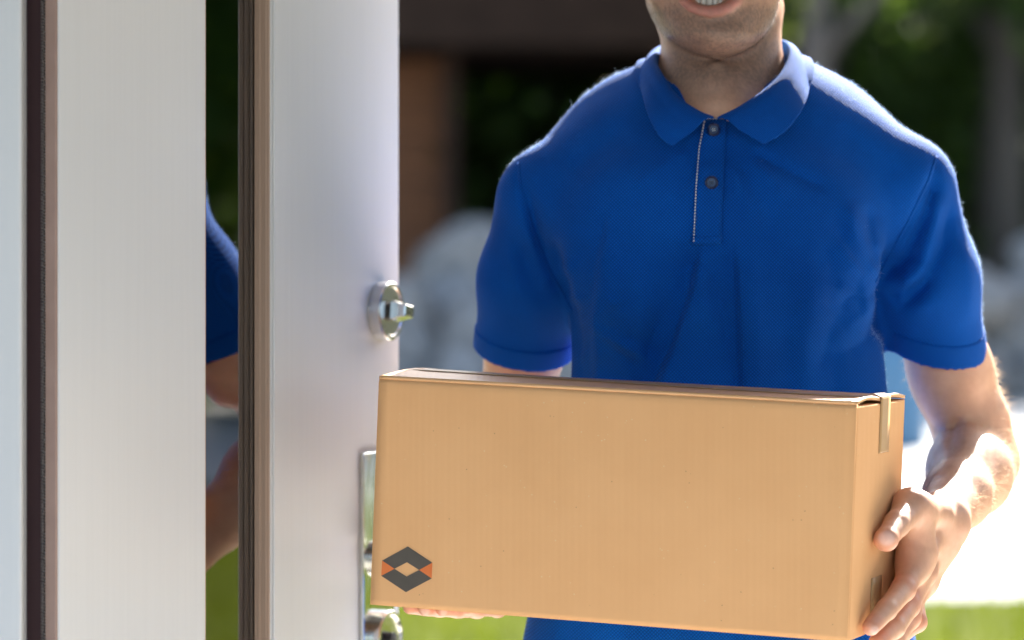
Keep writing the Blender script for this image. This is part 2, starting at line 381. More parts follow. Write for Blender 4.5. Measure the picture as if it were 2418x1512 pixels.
# ------------------------------------------------------------------ blue barrels by the boulders
def barrel(u, Y, s, label):
    e = empty('barrel', (at(u, Y), Y, -.15)); tag(e, label, 'barrel')
    pr = [(.0, 0), (.27, 0), (.29, .03), (.29, .28), (.305, .30), (.29, .32), (.29, .60), (.305, .62), (.29, .64), (.29, .87), (.26, .92), (0, .92)]
    lathe('drum', [(r * s, h * s) for r, h in pr], M_blue, e, 28); lathe('lid', [(r * s, h * s) for r, h in [(0, .921), (.2, .921), (.21, .95), (0, .955)]], M_timberdk, e, 24)
barrel(2112, 27, .95, 'blue plastic barrel seen in the gap between torso and bare arm')

# ------------------------------------------------------------------ the open door
DS = .973; DP = np.array([-.4445, 3.35, 0]) * DS; DT = np.array([.405, .914, 0]); DT /= np.linalg.norm(DT); DN = np.array([DT[1], -DT[0], 0])
MD = Matrix(((DT[0] * DS, DN[0] * DS, 0, DP[0]), (DT[1] * DS, DN[1] * DS, 0, DP[1]), (0, 0, 1, 0), (0, 0, 0, 1)))   # local x along the leaf, y out of its face, z up
M_white = mat('white_door_paint', (.62, .62, .62), .36, spec=.5); v = coords(M_white, (60, 60, 1.2)); g = noise(M_white, v, 3, 5)
L(M_white, ramp(M_white, g, [(.25, (.612, .612, .615)), (.6, (.63, .63, .632))]), BS(M_white).inputs['Base Color'])
v2 = coords(M_white, (1, 1, 1)); L(M_white, ramp(M_white, noise(M_white, v2, 3, 2), [(.3, (.31,) * 3), (.7, (.40,) * 3)]), BS(M_white).inputs['Roughness'])
bump(M_white, noise(M_white, coords(M_white, (90, 90, 2.5)), 4, 4), .02, .001)
M_bronze = mat('bronze_bead', (.40, .28, .205), .42, .0)
M_spacer = mat('bronze_spacer_bar', (.24, .13, .07), .45, 0)
vv = coords(M_spacer, (1, 1, 250)); wv = N(M_spacer, 'ShaderNodeTexWave', bands_direction='Z'); wv.inputs['Scale'].default_value = .32; L(M_spacer, vv, wv.inputs[0])
L(M_spacer, ramp(M_spacer, wv.outputs['Fac'], [(.12, (.30, .18, .10)), (.3, (.52, .33, .19))]), BS(M_spacer).inputs['Base Color'])
M_brown = noisy('brown_door_edge', (.30, .19, .15), (.35, .23, .185), 30, .5)
M_rubber = mat('black_brown_rubber', (.045, .024, .026), .6, spec=.2)
M_seal = mat('grey_beaded_seal', (.10, .085, .08), .5)
M_steel = mat('brushed_steel', (.60, .585, .56), .27, 1); bump(M_steel, noise(M_steel, coords(M_steel, (1, 1, 60)), 40), .05, .0004)
M_polish = mat('satin_steel', (.62, .605, .58), .2, 1)
M_plate = mat('polished_handle_plate', (.66, .68, .64), .13, 1); L(M_plate, ramp(M_plate, noise(M_plate, coords(M_plate, (60, 60, 9)), 3), [(.45, (.1,) * 3), (.75, (.3,) * 3)]), BS(M_plate).inputs['Roughness'])
M_dark = mat('dark_recess', (.02, .018, .017), .5)
def glass_mat(name, tint, boost):
    m = bpy.data.materials.new(name); m.use_nodes = True; t = m.node_tree; t.nodes.remove(t.nodes['Principled BSDF'])
    tr = N(m, 'ShaderNodeBsdfTransparent'); tr.inputs[0].default_value = (*tint, 1); gl = N(m, 'ShaderNodeBsdfGlossy'); gl.inputs['Roughness'].default_value = .004
    fr = N(m, 'ShaderNodeFresnel'); fr.inputs[0].default_value = 1.52; f = math_(m, 'MINIMUM', math_(m, 'MULTIPLY', fr.outputs[0], boost), 1.0)
    mx = N(m, 'ShaderNodeMixShader'); L(m, f, mx.inputs[0]); L(m, tr.outputs[0], mx.inputs[1]); L(m, gl.outputs[0], mx.inputs[2]); L(m, mx.outputs[0], t.nodes['Material Output'].inputs[0]); return m
M_glass = glass_mat('tinted_insulating_glass', (.42, .38, .33), 3.3)

door = empty('front_door', (DP[0], DP[1], 0)); tag(door, 'white front door standing open, with a narrow strip of dark glass and steel lock', 'door')
Z0, Z1 = .015, 2.13
def dbox(name, lo, hi, m, par=None, bevel=0): return box(name, lo, hi, m, par if par is not None else door, bevel, MD)
TH = .046
dbox('stile', (0, -TH, Z0), (.2957, 0, Z1), M_white, None, .0022)                         # hinge side
dbox('stile', (.443, -TH, Z0), (.766, 0, Z1), M_white, None, .0016)                        # lock side
dbox('rail', (.2958, -TH, Z0), (.4429, 0, .22), M_white, None, .001)
dbox('rail', (.2958, -TH, 1.98), (.4429, 0, Z1), M_white, None, .001)
dbox('trim', (.4455, 0, .20), (.482, .0028, 2.0), M_white, None, .0013)
# strips on the leaf's hinge edge, seen end on
ed = dbox('edge_strip', (-.004, -.0138, Z0), (-.0002, -.0012, Z1), M_brown, None, .001)
dbox('gasket', (-.003, -.046, Z0), (-.0002, -.0178, Z1), M_rubber)
bm = bmesh.new(); zz = Z0
while zz < Z1:                                                                             # the beaded weather seal
    add_box(bm, (-.0062, -.0174, zz), (-.0002, -.0142, zz + random.uniform(.0019, .0026)), .0006, None, 1); zz += .0030
bmesh.ops.transform(bm, matrix=MD, verts=bm.verts); bm_obj('weather_seal', bm, M_seal, door)
# glazing: bead round the opening, outer pane, spacer bar, inner pane
bead = dbox('glazing_bead', (.4400, -.0195, .22), (.4429, -.001, 1.98), M_bronze, None, .0008)
for y0, y1, x0 in ((-.0075, -.0040, .4392), (-.0145, -.0120, .4393)):
    dbox('bead_rib', (x0, y0, .22), (.4401, y1, 1.98), M_bronze, bead, .0008)
dbox('glazing_bead', (.2959, -.0195, .22), (.2980, -.001, 1.98), M_bronze, None, .0006)
gl = dbox('glass_pane', (.2960, -.0240, .221), (.4428, -.0200, 1.979), M_glass)
dbox('spacer_bar', (.4310, -.0400, .222), (.4395, -.0242, 1.978), M_spacer)
dbox('spacer_bar', (.2982, -.0400, .222), (.3065, -.0242, 1.978), M_spacer)
dbox('glass_pane', (.2960, -.0440, .221), (.4428, -.0402, 1.979), glass_mat('clear_inner_glass', (.25, .25, .24), 1.0))
# thumb-turn deadbolt
def dz(s, v): Y = DP[1] + DT[1] * s * DS; return CAMZ - (v - HOR) / 2418 * KF * Y
def on_door(s, z): return MD @ Matrix.Translation((s, 0, z)) @ Matrix.Rotation(R(-90), 4, 'X')    # local z = out of the door face
LS, LZ = .7145, dz(.7145, 735)
db = sub_empty('deadbolt', MD @ Vector((LS, 0, LZ)), door)
A = on_door(LS, LZ)
rose = lathe('rose', [(0, .0002), (.0335, .0002), (.0335, .0150), (.0322, .0163), (.0285, .0163), (.0272, .0150), (0, .0148)], M_steel, db, 64, A)
lathe('spindle', [(0, .0146), (.0098, .0146), (.0098, .0200), (0, .0200)], M_dark, db, 32, A)
bm = bmesh.new()                                                                            # tapered wedge grip
sec = [(.0190, .0105, .0112), (.0220, .0108, .0112), (.0305, .0122, .0082), (.0372, .0122, .0070), (.0388, .0110, .0060)]
rings = []
for h, hx, hy in sec:
    c = .0016; rings.append([bm.verts.new(p_) for p_ in ((-hx + c, -hy, h), (hx - c, -hy, h), (hx, -hy + c, h), (hx, hy - c, h), (hx - c, hy, h), (-hx + c, hy, h), (-hx, hy - c, h), (-hx, -hy + c, h))])
for a_, b__ in zip(rings, rings[1:]):
    for i in range(8): bm.faces.new((a_[i], a_[(i + 1) % 8], b__[(i + 1) % 8], b__[i]))
bm.faces.new(rings[0]); bm.faces.new(rings[-1]); bmesh.ops.transform(bm, matrix=A @ Matrix.Rotation(R(8), 4, 'Z'), verts=bm.verts)
bm_obj('thumb_turn', bm, M_polish, db)
# long handle plate with lever and lower rose
hp = sub_empty('door_handle', MD @ Vector((.69, 0, .95)), door)
PT = dz(.66, 1070)
box('back_plate', (.660, .0002, .62), (.742, .006, PT), M_plate, hp, .0012, MD)
HZ = dz(.675, 1322); HA = on_door(.694, HZ)
lathe('neck', [(0, .0062), (.020, .0062), (.020, .012), (.0105, .014), (.0105, .055), (.0, .055)], M_steel, hp, 40, HA)
lathe('knob', [(0, .030), (.018, .030), (.026, .036), (.0275, .044), (.0275, .052), (.024, .060), (0, .062)], M_steel, hp, 48, HA)
HB = on_door(.706, dz(.69, 1512))
lathe('lower_rose', [(0, .0062), (.0335, .0062), (.0335, .018), (.032, .0195), (.0285, .0195), (.026, .0165), (.020, .015), (0, .0145)], M_polish, hp, 64, HB)
lathe('key_cylinder', [(0, .0146), (.0085, .0146), (.0085, .023), (0, .024)], M_dark, hp, 32, HB)
bpy.context.view_layer.update()
for e_ in (door, db, hp): adopt(e_)

# door frame in the wall
fr = empty('door_frame', (-.6, 3.5, 0)); tag(fr, 'white door frame standing at the left edge beside the open door', 'door frame')
box('jamb', (-.698, 3.236, 0), (-.4650, 3.55, 2.2), M_white, fr, .003)
box('jamb', (1.42, 3.40, 0), (1.548, 3.55, 2.2), M_white, fr, .003)
box('frame_head', (-.463, 3.40, 2.14), (1.418, 3.55, 2.198), M_white, fr, .003)
box('threshold', (-.463, 3.40, .0005), (1.418, 3.60, .014), M_steel, fr, .003)
for z in (.25, 1.9):
    lathe('hinge', [(0, 0), (.008, 0), (.008, .09), (0, .09)], M_steel, fr, 16, Matrix.Translation((-.482, 3.222, z)))
adopt(fr)
# ------------------------------------------------------------------ the parcel
BW, BH, BD = .4990, .2335, .2095
def rot3(r, p, y):
    return Matrix.Rotation(y, 3, 'Z') @ Matrix.Rotation(r, 3, 'Y') @ Matrix.Rotation(p, 3, 'X')
MB3 = rot3(R(2.253), R(-.383), R(-19.5)); FRT = Vector((.3345, 3.312, 1.1948))
MBX = Matrix.Translation(FRT) @ MB3.to_4x4()                        # local: x -BW..0, y 0..BD, z -BH..0
M_card = mat('kraft_cardboard', (.50, .31, .145), .78, spec=.25)
v = coords(M_card); f1 = noise(M_card, v, 9, 5); c1 = ramp(M_card, f1, [(.25, (.68, .362, .158)), (.75, (.73, .402, .184))])
vst = coords(M_card, (110, 110, 3.0)); c2 = mixc(M_card, .07, c1, ramp(M_card, noise(M_card, vst, 1.0, 4), [(.3, (.61, .322, .136)), (.7, (.76, .435, .205))]))
sp = N(M_card, 'ShaderNodeTexVoronoi'); sp.inputs['Scale'].default_value = 150; L(M_card, v, sp.inputs['Vector'])
spf = math_(M_card, 'LESS_THAN', sp.outputs['Distance'], .10); rn = noise(M_card, v, 55, 1)
c3 = mixc(M_card, math_(M_card, 'MULTIPLY', spf, math_(M_card, 'GREATER_THAN', rn, .58)), c2, (.70, .50, .28)); c4 = mixc(M_card, math_(M_card, 'MULTIPLY', spf, math_(M_card, 'LESS_THAN', rn, .34)), c3, (.46, .27, .12))
L(M_card, c4, BS(M_card).inputs['Base Color'])
wv = N(M_card, 'ShaderNodeTexWave', bands_direction='X'); wv.inputs['Scale'].default_value = 48; wv.inputs['Distortion'].default_value = .4; L(M_card, v, wv.inputs[0])
bp = bump(M_card, wv.outputs['Fac'], .13, .0006); bump(M_card, noise(M_card, v, 220, 3), .16, .0005, bp)
M_cardedge = noisy('corrugated_cut_edge', (.30, .18, .08), (.46, .29, .14), 160, .9)
M_tape = mat('glossy_brown_packing_tape', (.46, .275, .125), .34, spec=.3)
bump(M_tape, noise(M_tape, coords(M_tape, (1, 1, 1)), 60, 3), .08, .0006)
M_ink = noisy('dark_grey_print', (.070, .058, .045), (.085, .070, .055), 60, .75); M_orange = noisy('orange_print', (.62, .145, .03), (.66, .17, .04), 60, .75)
parcel = empty('cardboard_box', MBX @ Vector((-BW / 2, BD / 2, -BH))); tag(parcel, 'brown cardboard box held by the delivery person, with a diamond logo printed on it', 'box')
T = .004
def pbox(name, lo, hi, m, par=None, bevel=.0014): return box(name, lo, hi, m, par or parcel, bevel, MBX)
def panel(name, fn, nu, nv, thick, m, par=None):
    """bent sheet: fn(a, b) -> local point and normal direction index handled by solidify"""
    V = [fn(i / nu, j / nv) for j in range(nv + 1) for i in range(nu + 1)]
    F = [(j * (nu + 1) + i, j * (nu + 1) + i + 1, (j + 1) * (nu + 1) + i + 1, (j + 1) * (nu + 1) + i) for j in range(nv) for i in range(nu)]
    o = mesh(name, [MBX @ Vector(p) for p in V], F, m, par or parcel, True)
    md = o.modifiers.new('thickness', 'SOLIDIFY'); md.thickness = thick; md.offset = 0; return o
def sw(a, b, t): return a + (b - a) * t
# front face bows out a hair; its top and side edges are creased round
front = panel('front_panel', lambda a, b: (-BW + BW * a, T / 2 - .0016 * math.sin(math.pi * a) * math.sin(math.pi * b) + .0016 * (max(0, b - .985) / .015) ** 2, -BH + (BH - .002) * b), 40, 40, T, M_card)
pbox('back_panel', (-BW, BD - T, -BH), (0, BD, -.004), M_card)
pbox('side_panel', (-BW, T + .0003, -BH), (-BW + T, BD - T - .0003, -.003), M_card)
side = pbox('side_panel', (-T, T + .0003, -BH), (.0006, BD - T - .0003, -.0045), M_card)
pbox('bottom_panel', (-BW + T + .0003, T + .0003, -BH), (-T - .0003, BD - T - .0003, -BH + T), M_card)
pbox('inner_flap', (-.12, .006, -.0085), (-.004, BD - .006, -.0048), M_card)
pbox('inner_flap', (-BW + .004, .006, -.0085), (-BW + .12, BD - .006, -.0048), M_card)
M_flap = M_card.copy(); M_flap.name = 'kraft_cardboard_flap'; BS(M_flap).inputs['Roughness'].default_value = .42; BS(M_flap).inputs['Specular IOR Level'].default_value = .6
GAP = .0012
def flap(y0, y1, front_):
    def fn(a, b):
        x = -BW + BW * a; t = b if front_ else 1 - b
        lift = .0042 * math.sin(math.pi * min(1, t * 1.0) / 2) * (.55 + .45 * math.cos(3.0 * a + .5)) + .0035 * max(0, (a - .955) / .045) ** 2 * math.sin(math.pi * t) + .0020 * max(0, (.05 - a) / .05) ** 2 * t
        return (x, sw(y0, y1, b), -.0016 + lift)
    return panel('top_flap', fn, 60, 12, .0032, M_flap)
flap(.0008, BD / 2 - GAP, True); flap(BD / 2 + GAP, BD - .0008, False)
def fl(a): return -.0016 + .0042 * (.55 + .45 * math.cos(3.0 * a + .5)) + .0021
tape = panel('packing_tape', lambda a, b: (-BW + .002 + (BW - .002) * a, BD / 2 - .024 + .048 * b, fl(a) + .0002 ), 60, 4, .0003, M_tape)
# tape ends folded over the right side
def side_pt(u, v):
    n = np.array(MB3 @ Vector((1, 0, 0))); p0 = np.array(MBX @ Vector((.0012, 0, 0))); return MBX.inverted() @ Vector(ray_plane(u, v, p0, n))
ya, yb = side_pt(2078, 1000).y, side_pt(2101, 1000).y; zb = side_pt(2088, 1069).z
panel('packing_tape', lambda a, b: (.0011, sw(ya, yb, a), sw(zb, .0012, b)), 4, 24, .0003, M_tape)
panel('packing_tape', lambda a, b: (sw(.0013, -.010, b), sw(ya, yb, a), .0013 + .0032 * math.sin(math.pi * b * .6)), 4, 8, .0003, M_tape)
ya2, yb2 = side_pt(2058, 1380).y, side_pt(2082, 1380).y; zt2 = side_pt(2070, 1362).z
panel('packing_tape', lambda a, b: (.0011, sw(ya2, yb2, a), sw(-BH + .001, zt2, b)), 3, 6, .0003, M_tape)
# printed diamond
fn_ = np.array(MB3 @ Vector((0, 1, 0))); fp = np.array(MBX @ Vector((0, -.0002, 0)))
def fpt(u, v): q = MBX.inverted() @ Vector(ray_plane(u, v, fp, fn_)); return q
LG = dict(t=(963.5, 1290.7), lu=(902.6, 1324), lm=(931.8, 1343.4), ll=(900.4, 1360), b=(958.8, 1398.7), rl=(1019.7, 1366.3), rm=(990.2, 1346.3), ru=(1021.3, 1329), it=(961.3, 1328), ib=(960.4, 1361.6))
LG = {k: fpt(*p) for k, p in LG.items()}
def bow(q):
    a, b = (q.x + BW) / BW, (q.z + BH) / (BH - .002); return -.0016 * math.sin(math.pi * a) * math.sin(math.pi * b)
def prt(keys, m):
    V = [MBX @ Vector((LG[k].x, bow(LG[k]) - .0004, LG[k].z)) for k in keys]; o = mesh('logo_print', V, [tuple(range(len(V)))], m, parcel); return o
for ks, m in ((('t', 'lu', 'lm', 'it'), M_ink), (('t', 'it', 'rm', 'ru'), M_ink), (('b', 'ib', 'lm', 'll'), M_ink), (('b', 'rl', 'rm', 'ib'), M_ink), (('lu', 'll', 'lm'), M_orange), (('ru', 'rm', 'rl'), M_orange)): prt(ks, m)
adopt(parcel)
# ------------------------------------------------------------------ the delivery person
M_skin = mat('skin', (.6, .35, .25), .48, spec=.4, Subsurface_Weight=.12, Subsurface_Scale=.006)
BS(M_skin).inputs['Subsurface Radius'].default_value = (1, .35, .2)
ca = N(M_skin, 'ShaderNodeVertexColor', layer_name='Col'); vs_ = coords(M_skin)
mot = ramp(M_skin, noise(M_skin, vs_, 45, 5), [(.3, (.88, .82, .80)), (.7, (1.06, 1.03, 1.02))]); L(M_skin, mixc(M_skin, 1.0, ca.outputs[0], mot, 'MULTIPLY'), BS(M_skin).inputs['Base Color'])
b1 = bump(M_skin, noise(M_skin, vs_, 420, 3), .25, .0006); bump(M_skin, noise(M_skin, vs_, 70, 3), .08, .0012, b1)
L(M_skin, ramp(M_skin, noise(M_skin, vs_, 120, 2), [(.3, (.40,) * 3), (.7, (.58,) * 3)]), BS(M_skin).inputs['Roughness'])
def cloth(name, c0, c1, sheen, scale=620):
    m = mat(name, c0, .85, spec=.10, Sheen_Weight=sheen, Sheen_Roughness=.45, Sheen_Tint=(.45, .68, 1.0)); v = coords(m)
    L(m, ramp(m, noise(m, v, 14, 4), [(.3, c0), (.7, c1)]), BS(m).inputs['Base Color'])
    rot = N(m, 'ShaderNodeMapping'); rot.inputs['Rotation'].default_value = (0, R(45), 0); L(m, v, rot.inputs[0])
    w1 = N(m, 'ShaderNodeTexWave', bands_direction='X'); w1.inputs['Scale'].default_value = scale / 6.283 * 1.2; L(m, rot.outputs[0], w1.inputs[0])
    w2 = N(m, 'ShaderNodeTexWave', bands_direction='Z'); w2.inputs['Scale'].default_value = scale / 6.283 * 1.2; L(m, rot.outputs[0], w2.inputs[0])
    knit = math_(m, 'MULTIPLY', w1.outputs['Fac'], w2.outputs['Fac'])
    L(m, mixc(m, 1.0, ramp(m, noise(m, v, 14, 4), [(.3, c0), (.7, c1)]), ramp(m, knit, [(.05, (.52,) * 3), (.5, (1.18,) * 3)]), 'MULTIPLY'), BS(m).inputs['Base Color'])  # knit pattern; darker yarn gaps are partly shade painted into the colour
    b = bump(m, knit, .6, .0008); bump(m, noise(m, v, 26, 4), .25, .004, b); return m
M_polo = cloth('blue_pique_cotton', (.0008, .082, .42), (.0012, .100, .49), .05)
M_rib = cloth('blue_rib_knit', (.0008, .080, .41), (.0012, .094, .47), .06, 900)
M_btn = mat('dark_blue_button', (.006, .016, .065), .22); M_thread = mat('white_stitching_thread', (.75, .75, .76), .8)
M_trouser = noisy('dark_trousers_cloth', (.014, .016, .022), (.022, .025, .033), 30, .9, .2, 300, .001); M_shoe = mat('black_shoe_leather', (.015, .014, .013), .35); M_hair = noisy('dark_brown_hair', (.025, .015, .009), (.05, .03, .018), 90, .5, .6, 160, .003)
M_teeth = mat('teeth', (.78, .74, .66), .18, spec=.6); M_eye = mat('eye_white', (.75, .74, .72), .12); M_iris = mat('brown_iris', (.06, .03, .015), .1)
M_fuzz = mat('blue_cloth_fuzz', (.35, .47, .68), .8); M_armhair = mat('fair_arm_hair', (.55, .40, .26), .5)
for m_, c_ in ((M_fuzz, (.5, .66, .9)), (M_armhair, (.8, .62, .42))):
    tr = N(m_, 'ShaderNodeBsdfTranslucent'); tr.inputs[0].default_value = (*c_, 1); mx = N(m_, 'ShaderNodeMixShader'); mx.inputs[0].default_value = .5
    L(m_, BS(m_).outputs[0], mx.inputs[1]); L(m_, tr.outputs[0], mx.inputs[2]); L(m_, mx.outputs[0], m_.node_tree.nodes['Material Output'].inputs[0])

YC = 3.74
person = empty('person', (.225, YC, 0)); tag(person, 'smiling person in a blue polo shirt holding a cardboard box with both hands', 'person')
def orient(V, F):
    a, b, c = V[F[:, 0]], V[F[:, 1]], V[F[:, 2]]; d = V[F[:, 3]]
    vol = (np.einsum('ij,ij->i', a, np.cross(b, c)) + np.einsum('ij,ij->i', a, np.cross(c, d))).sum(); return F if vol > 0 else F[:, ::-1]

# ---- arms and hands (skin)
SHR, ELR, WRR = P(2136, 450, 3.75), P(2318, 1085, 3.82), P(2222, 1228, 3.56)
SHL, ELL, WRL = P(1285, 465, 3.75), P(1205, 1040, 3.93), P(1140, 1383, 3.735)
def lerp(a, b, t): return np.array(a) + (np.array(b) - np.array(a)) * t
fa = Field((.32, 3.26, .91), (.66, 3.95, 1.27), .0018)
fa.chain([SHR, P(2198, 740, 3.785), P(2246, 872, 3.80), P(2292, 1000, 3.812), ELR], [.043, .0425, .0428, .040, .037], .02)
fa.ell(P(2232, 860, 3.785), (.036, .034, .07), .02)                                # biceps
fa.chain([ELR, lerp(ELR, WRR, .28), lerp(ELR, WRR, .62), WRR], [.0385, .0425, .034, .0255], .018)
fa.ell(lerp(ELR, WRR, .25) + np.array([-.010, -.002, .010]), (.030, .060, .034), .03)                              # brachioradialis
fa.ell(ELR + np.array([.010, .012, -.006]), (.027, .027, .027), .02)
# palm and fingers of the hand on the box's right side
I_ = dict(m=P(2166, 1318, 3.485), p=P(2133, 1392, 3.430), d=P(2093, 1440, 3.385), t=P(2056, 1481, 3.352))
M_ = dict(m=P(2171, 1350, 3.515), p=P(2143, 1430, 3.463), d=P(2112, 1482, 3.418), t=P(2072, 1517, 3.385))
R_ = dict(m=P(2164, 1374, 3.545), p=P(2136, 1458, 3.500), d=P(2112, 1510, 3.460), t=P(2070, 1536, 3.425))
L_ = dict(m=P(2152, 1392, 3.575), p=P(2128, 1466, 3.540), d=P(2112, 1512, 3.510), t=P(2078, 1535, 3.480))
TH_ = [P(2208, 1218, 3.525), P(2142, 1200, 3.470), P(2112, 1238, 3.425), P(2083, 1272, 3.392)]
def rest(p_, r_):
    """keep a joint of radius r_ just resting on the box's side"""
    nn = np.array(MB3 @ Vector((1, 0, 0))); d_ = (p_ - np.array(MBX @ Vector((.0012, 0, 0)))) @ nn
    return p_ + nn * max(0, 1.12 * r_ - d_) if (MBX.inverted() @ Vector(p_)).z > -BH - .007 else p_
for a_ in (I_, M_, R_, L_):
    for k_, r_ in (('p', .012), ('d', .0106), ('t', .0095)): a_[k_] = rest(a_[k_], r_)
TH_ = [TH_[0], rest(TH_[1], .016), rest(TH_[2], .0132), rest(TH_[3], .0118)]
for a_, r_ in ((I_, 1.0), (M_, 1.04), (R_, 1.0), (L_, .86)):
    fa.cone(WRR, a_['m'], .0215, .0145 * r_, .012)
    fa.chain([a_['m'], a_['p'], a_['d'], a_['t']], [.0160 * r_, .0120 * r_, .0106 * r_, .0088 * r_], .0035)
    fa.ell(a_['p'], (.0118 * r_,) * 3, .004); fa.ell(a_['m'] + np.array([.003, -.002, 0]), (.0150 * r_,) * 3, .006)
fa.cone(TH_[0], TH_[1], .020, .0155, .012); fa.chain(TH_[1:], [.0160, .0132, .0112], .004); fa.ell(TH_[1] + np.array([-.001, 0, .001]), (.0165,) * 3, .006)
fa.ell(TH_[3] + np.array([-.0005, .0, -.001]), (.0122, .0105, .0118), .004)
fa.cone(TH_[1], I_['m'], .0145, .0150, .020); fa.cone(lerp(TH_[0], TH_[1], .7), lerp(I_['m'], I_['p'], .3), .014, .0125, .018)                                                                      # web between thumb and index
fa.cone(lerp(WRR, R_['m'], .05), lerp(WRR, R_['m'], .85), .0228, .0180, .022)
# the box presses into the palm: carve its side face
n_ = np.array(MB3 @ Vector((1, 0, 0))); p0_ = np.array(MBX @ Vector((.0012, 0, 0)))
sl, x, y, z = fa.sub((-9, -9, -9), (9, 9, 9)); q = (x - p0_[0]) * n_[0] + (y - p0_[1]) * n_[1] + (z - p0_[2]) * n_[2]
loc = MBX.inverted(); zl = loc[2][0] * x + loc[2][1] * y + loc[2][2] * z + loc[2][3]
yl = loc[1][0] * x + loc[1][1] * y + loc[1][2] * z + loc[1][3]; inside = np.maximum(np.maximum(q, -(zl + BH) - .0012), yl - BD)        # > 0 outside the box
fa.f = np.maximum(fa.f, -inside - .0002); del q, zl, yl, inside
# crease of the elbow
fa.fold([P(2226, 1062), P(2258, 1015), P(2278, 985)], .005, .0040, 3.83)
for a_, w_, m_ in (([(2112, 1380), (2131, 1391), (2150, 1402)], .0026, .0011), ([(2117, 1373), (2136, 1384), (2154, 1396)], .0022, .0008), ([(2083, 1430), (2094, 1441), (2106, 1452)], .0024, .0009), ([(2096, 1229), (2112, 1240), (2128, 1250)], .0026, .0011), ([(2130, 1182), (2148, 1200), (2160, 1222)], .003, .0009),
        ([(2212, 1250), (2200, 1292), (2184, 1330)], .0045, -.0016), ([(2222, 1256), (2214, 1302), (2196, 1350)], .0045, -.0014), ([(2240, 1200), (2226, 1250), (2222, 1300)], .004, -.0010), ([(2148, 1262), (2140, 1290), (2134, 1312)], .0045, .0018)):
    fa.fold([P(*q_) for q_ in a_], w_, m_, 3.60)
Va, Fa = fa.mesh(3); Fa = orient(Va, Fa)

fb = Field((-.17, 3.38, .86), (.12, 3.97, 1.48), .0024)
fb.chain([SHL, lerp(SHL, ELL, .55), lerp(SHL, ELL, .9), ELL], [.046, .0445, .039, .037], .02)
fb.ell(lerp(SHL, ELL, .60) + np.array([.004, -.014, 0]), (.036, .034, .075), .02)
fb.chain([ELL, lerp(ELL, WRL, .28), lerp(ELL, WRL, .62), WRL], [.0385, .0415, .033, .0245], .018)
bz = -.0105                                                                                                        # finger axes just under the box
def under(x, y, d): q_ = MBX @ Vector((x, y, -BH - d)); return np.array(q_)
FL = [dict(m=under(-.470 + .0195 * i, .212, .0040), p=under(-.479 + .0190 * i, .160 + .012 * (i // 3), .0128), d=under(-.486 + .0187 * i, .118 + .018 * (i // 3), .0112), t=under(-.4905 + .0185 * i, .088 + .003 * abs(i - 1) + .026 * (i // 3), .0098)) for i in range(4)]
for i, a_ in enumerate(FL):
    r_ = (.98, 1.03, .98, .86)[i]
    fb.cone(WRL, a_['m'], .020, .0145 * r_, .012); fb.chain([a_['m'], a_['p'], a_['d'], a_['t']], [.0136 * r_, .0112 * r_, .0098 * r_, .0080 * r_], .003); fb.ell(a_['p'], (.0118 * r_,) * 3, .004)
fb.chain([lerp(WRL, FL[0]['m'], .3), under(-.475, .232, -.020), under(-.455, .226, -.050), under(-.435, .223, -.075)], [.017, .014, .0115, .0095], .005)
sl, x, y, z = fb.sub((-9, -9, -9), (9, 9, 9)); g = [loc[i][0] * x + loc[i][1] * y + loc[i][2] * z + loc[i][3] for i in range(3)]
dbx = np.maximum(np.maximum(np.maximum(-BW - g[0], g[0]), np.maximum(-g[1], g[1] - BD)), np.maximum(-BH - g[2], g[2]))
fb.f = np.maximum(fb.f, -(dbx - .0002))
Vb, Fb = fb.mesh(2); Fb = orient(Vb, Fb)

# ---- head, neck, upper chest (skin)
fh = Field((.06, 3.56, 1.36), (.41, 3.92, 1.82), .0027)
HX = P(1692, 100, 3.62)[0]; CH = P(1690, 92, 3.612)
def h(dx, y, z): return np.array([HX + dx, y, z])
fh.ell(h(0, 3.735, 1.690), (.0775, .098, .098), .02)
fh.ell(h(0, 3.690, 1.655), (.068, .070, .085), .03)                                                                # face mass
def jaw_rows(fh):
    """lower face: horizontal sections that follow the jaw line down to the chin"""
    sl, x, y, z = fh.sub((0, 0, 1.50), (1, 9, 1.665)); z1 = z[0, 0]
    rows = [(-140, 1686, 150, 3.725, 3.612), (-60, 1686, 158, 3.722, 3.606), (0, 1686, 156, 3.718, 3.605), (35, 1688, 146, 3.710, 3.606), (60, 1690, 132, 3.702, 3.604), (85, 1691, 112, 3.688, 3.600), (105, 1692, 88, 3.672, 3.604), (120, 1692, 63, 3.660, 3.612), (131, 1692, 38, 3.652, 3.624), (137, 1692, 16, 3.647, 3.637), (141, 1692, 3, 3.645, 3.643)]
    zr = np.array([P(0, r_[0], 3.66)[2] for r_ in rows])[::-1]; k_ = KF * 3.68 / 2418; zq = np.clip(z1, zr[0], zr[-1])
    g = lambda j: np.interp(zq, zr, np.array([r_[j] for r_ in rows])[::-1])[None, None, :].astype(np.float32)
    cx, a_, yc_, yf = (g(1) - 1209) * k_, g(2) * k_, g(3), g(4); bf = yc_ - yf; bb = bf * .9 + .01; yy = y - yc_; b_ = np.where(yy < 0, bf, bb); e_ = 2.15
    d = ((np.abs((x - cx) / a_) ** e_ + np.abs(yy / b_) ** e_) ** (1 / e_) - 1) * np.minimum(a_, b_)
    d = np.maximum(d, np.maximum(zr[0] - z, z - 1.650)); fh.put(sl, d.astype(np.float32), .016, 'add')
jaw_rows(fh)
JL, JR = P(1546, 15, 3.705), P(1838, 12, 3.705)
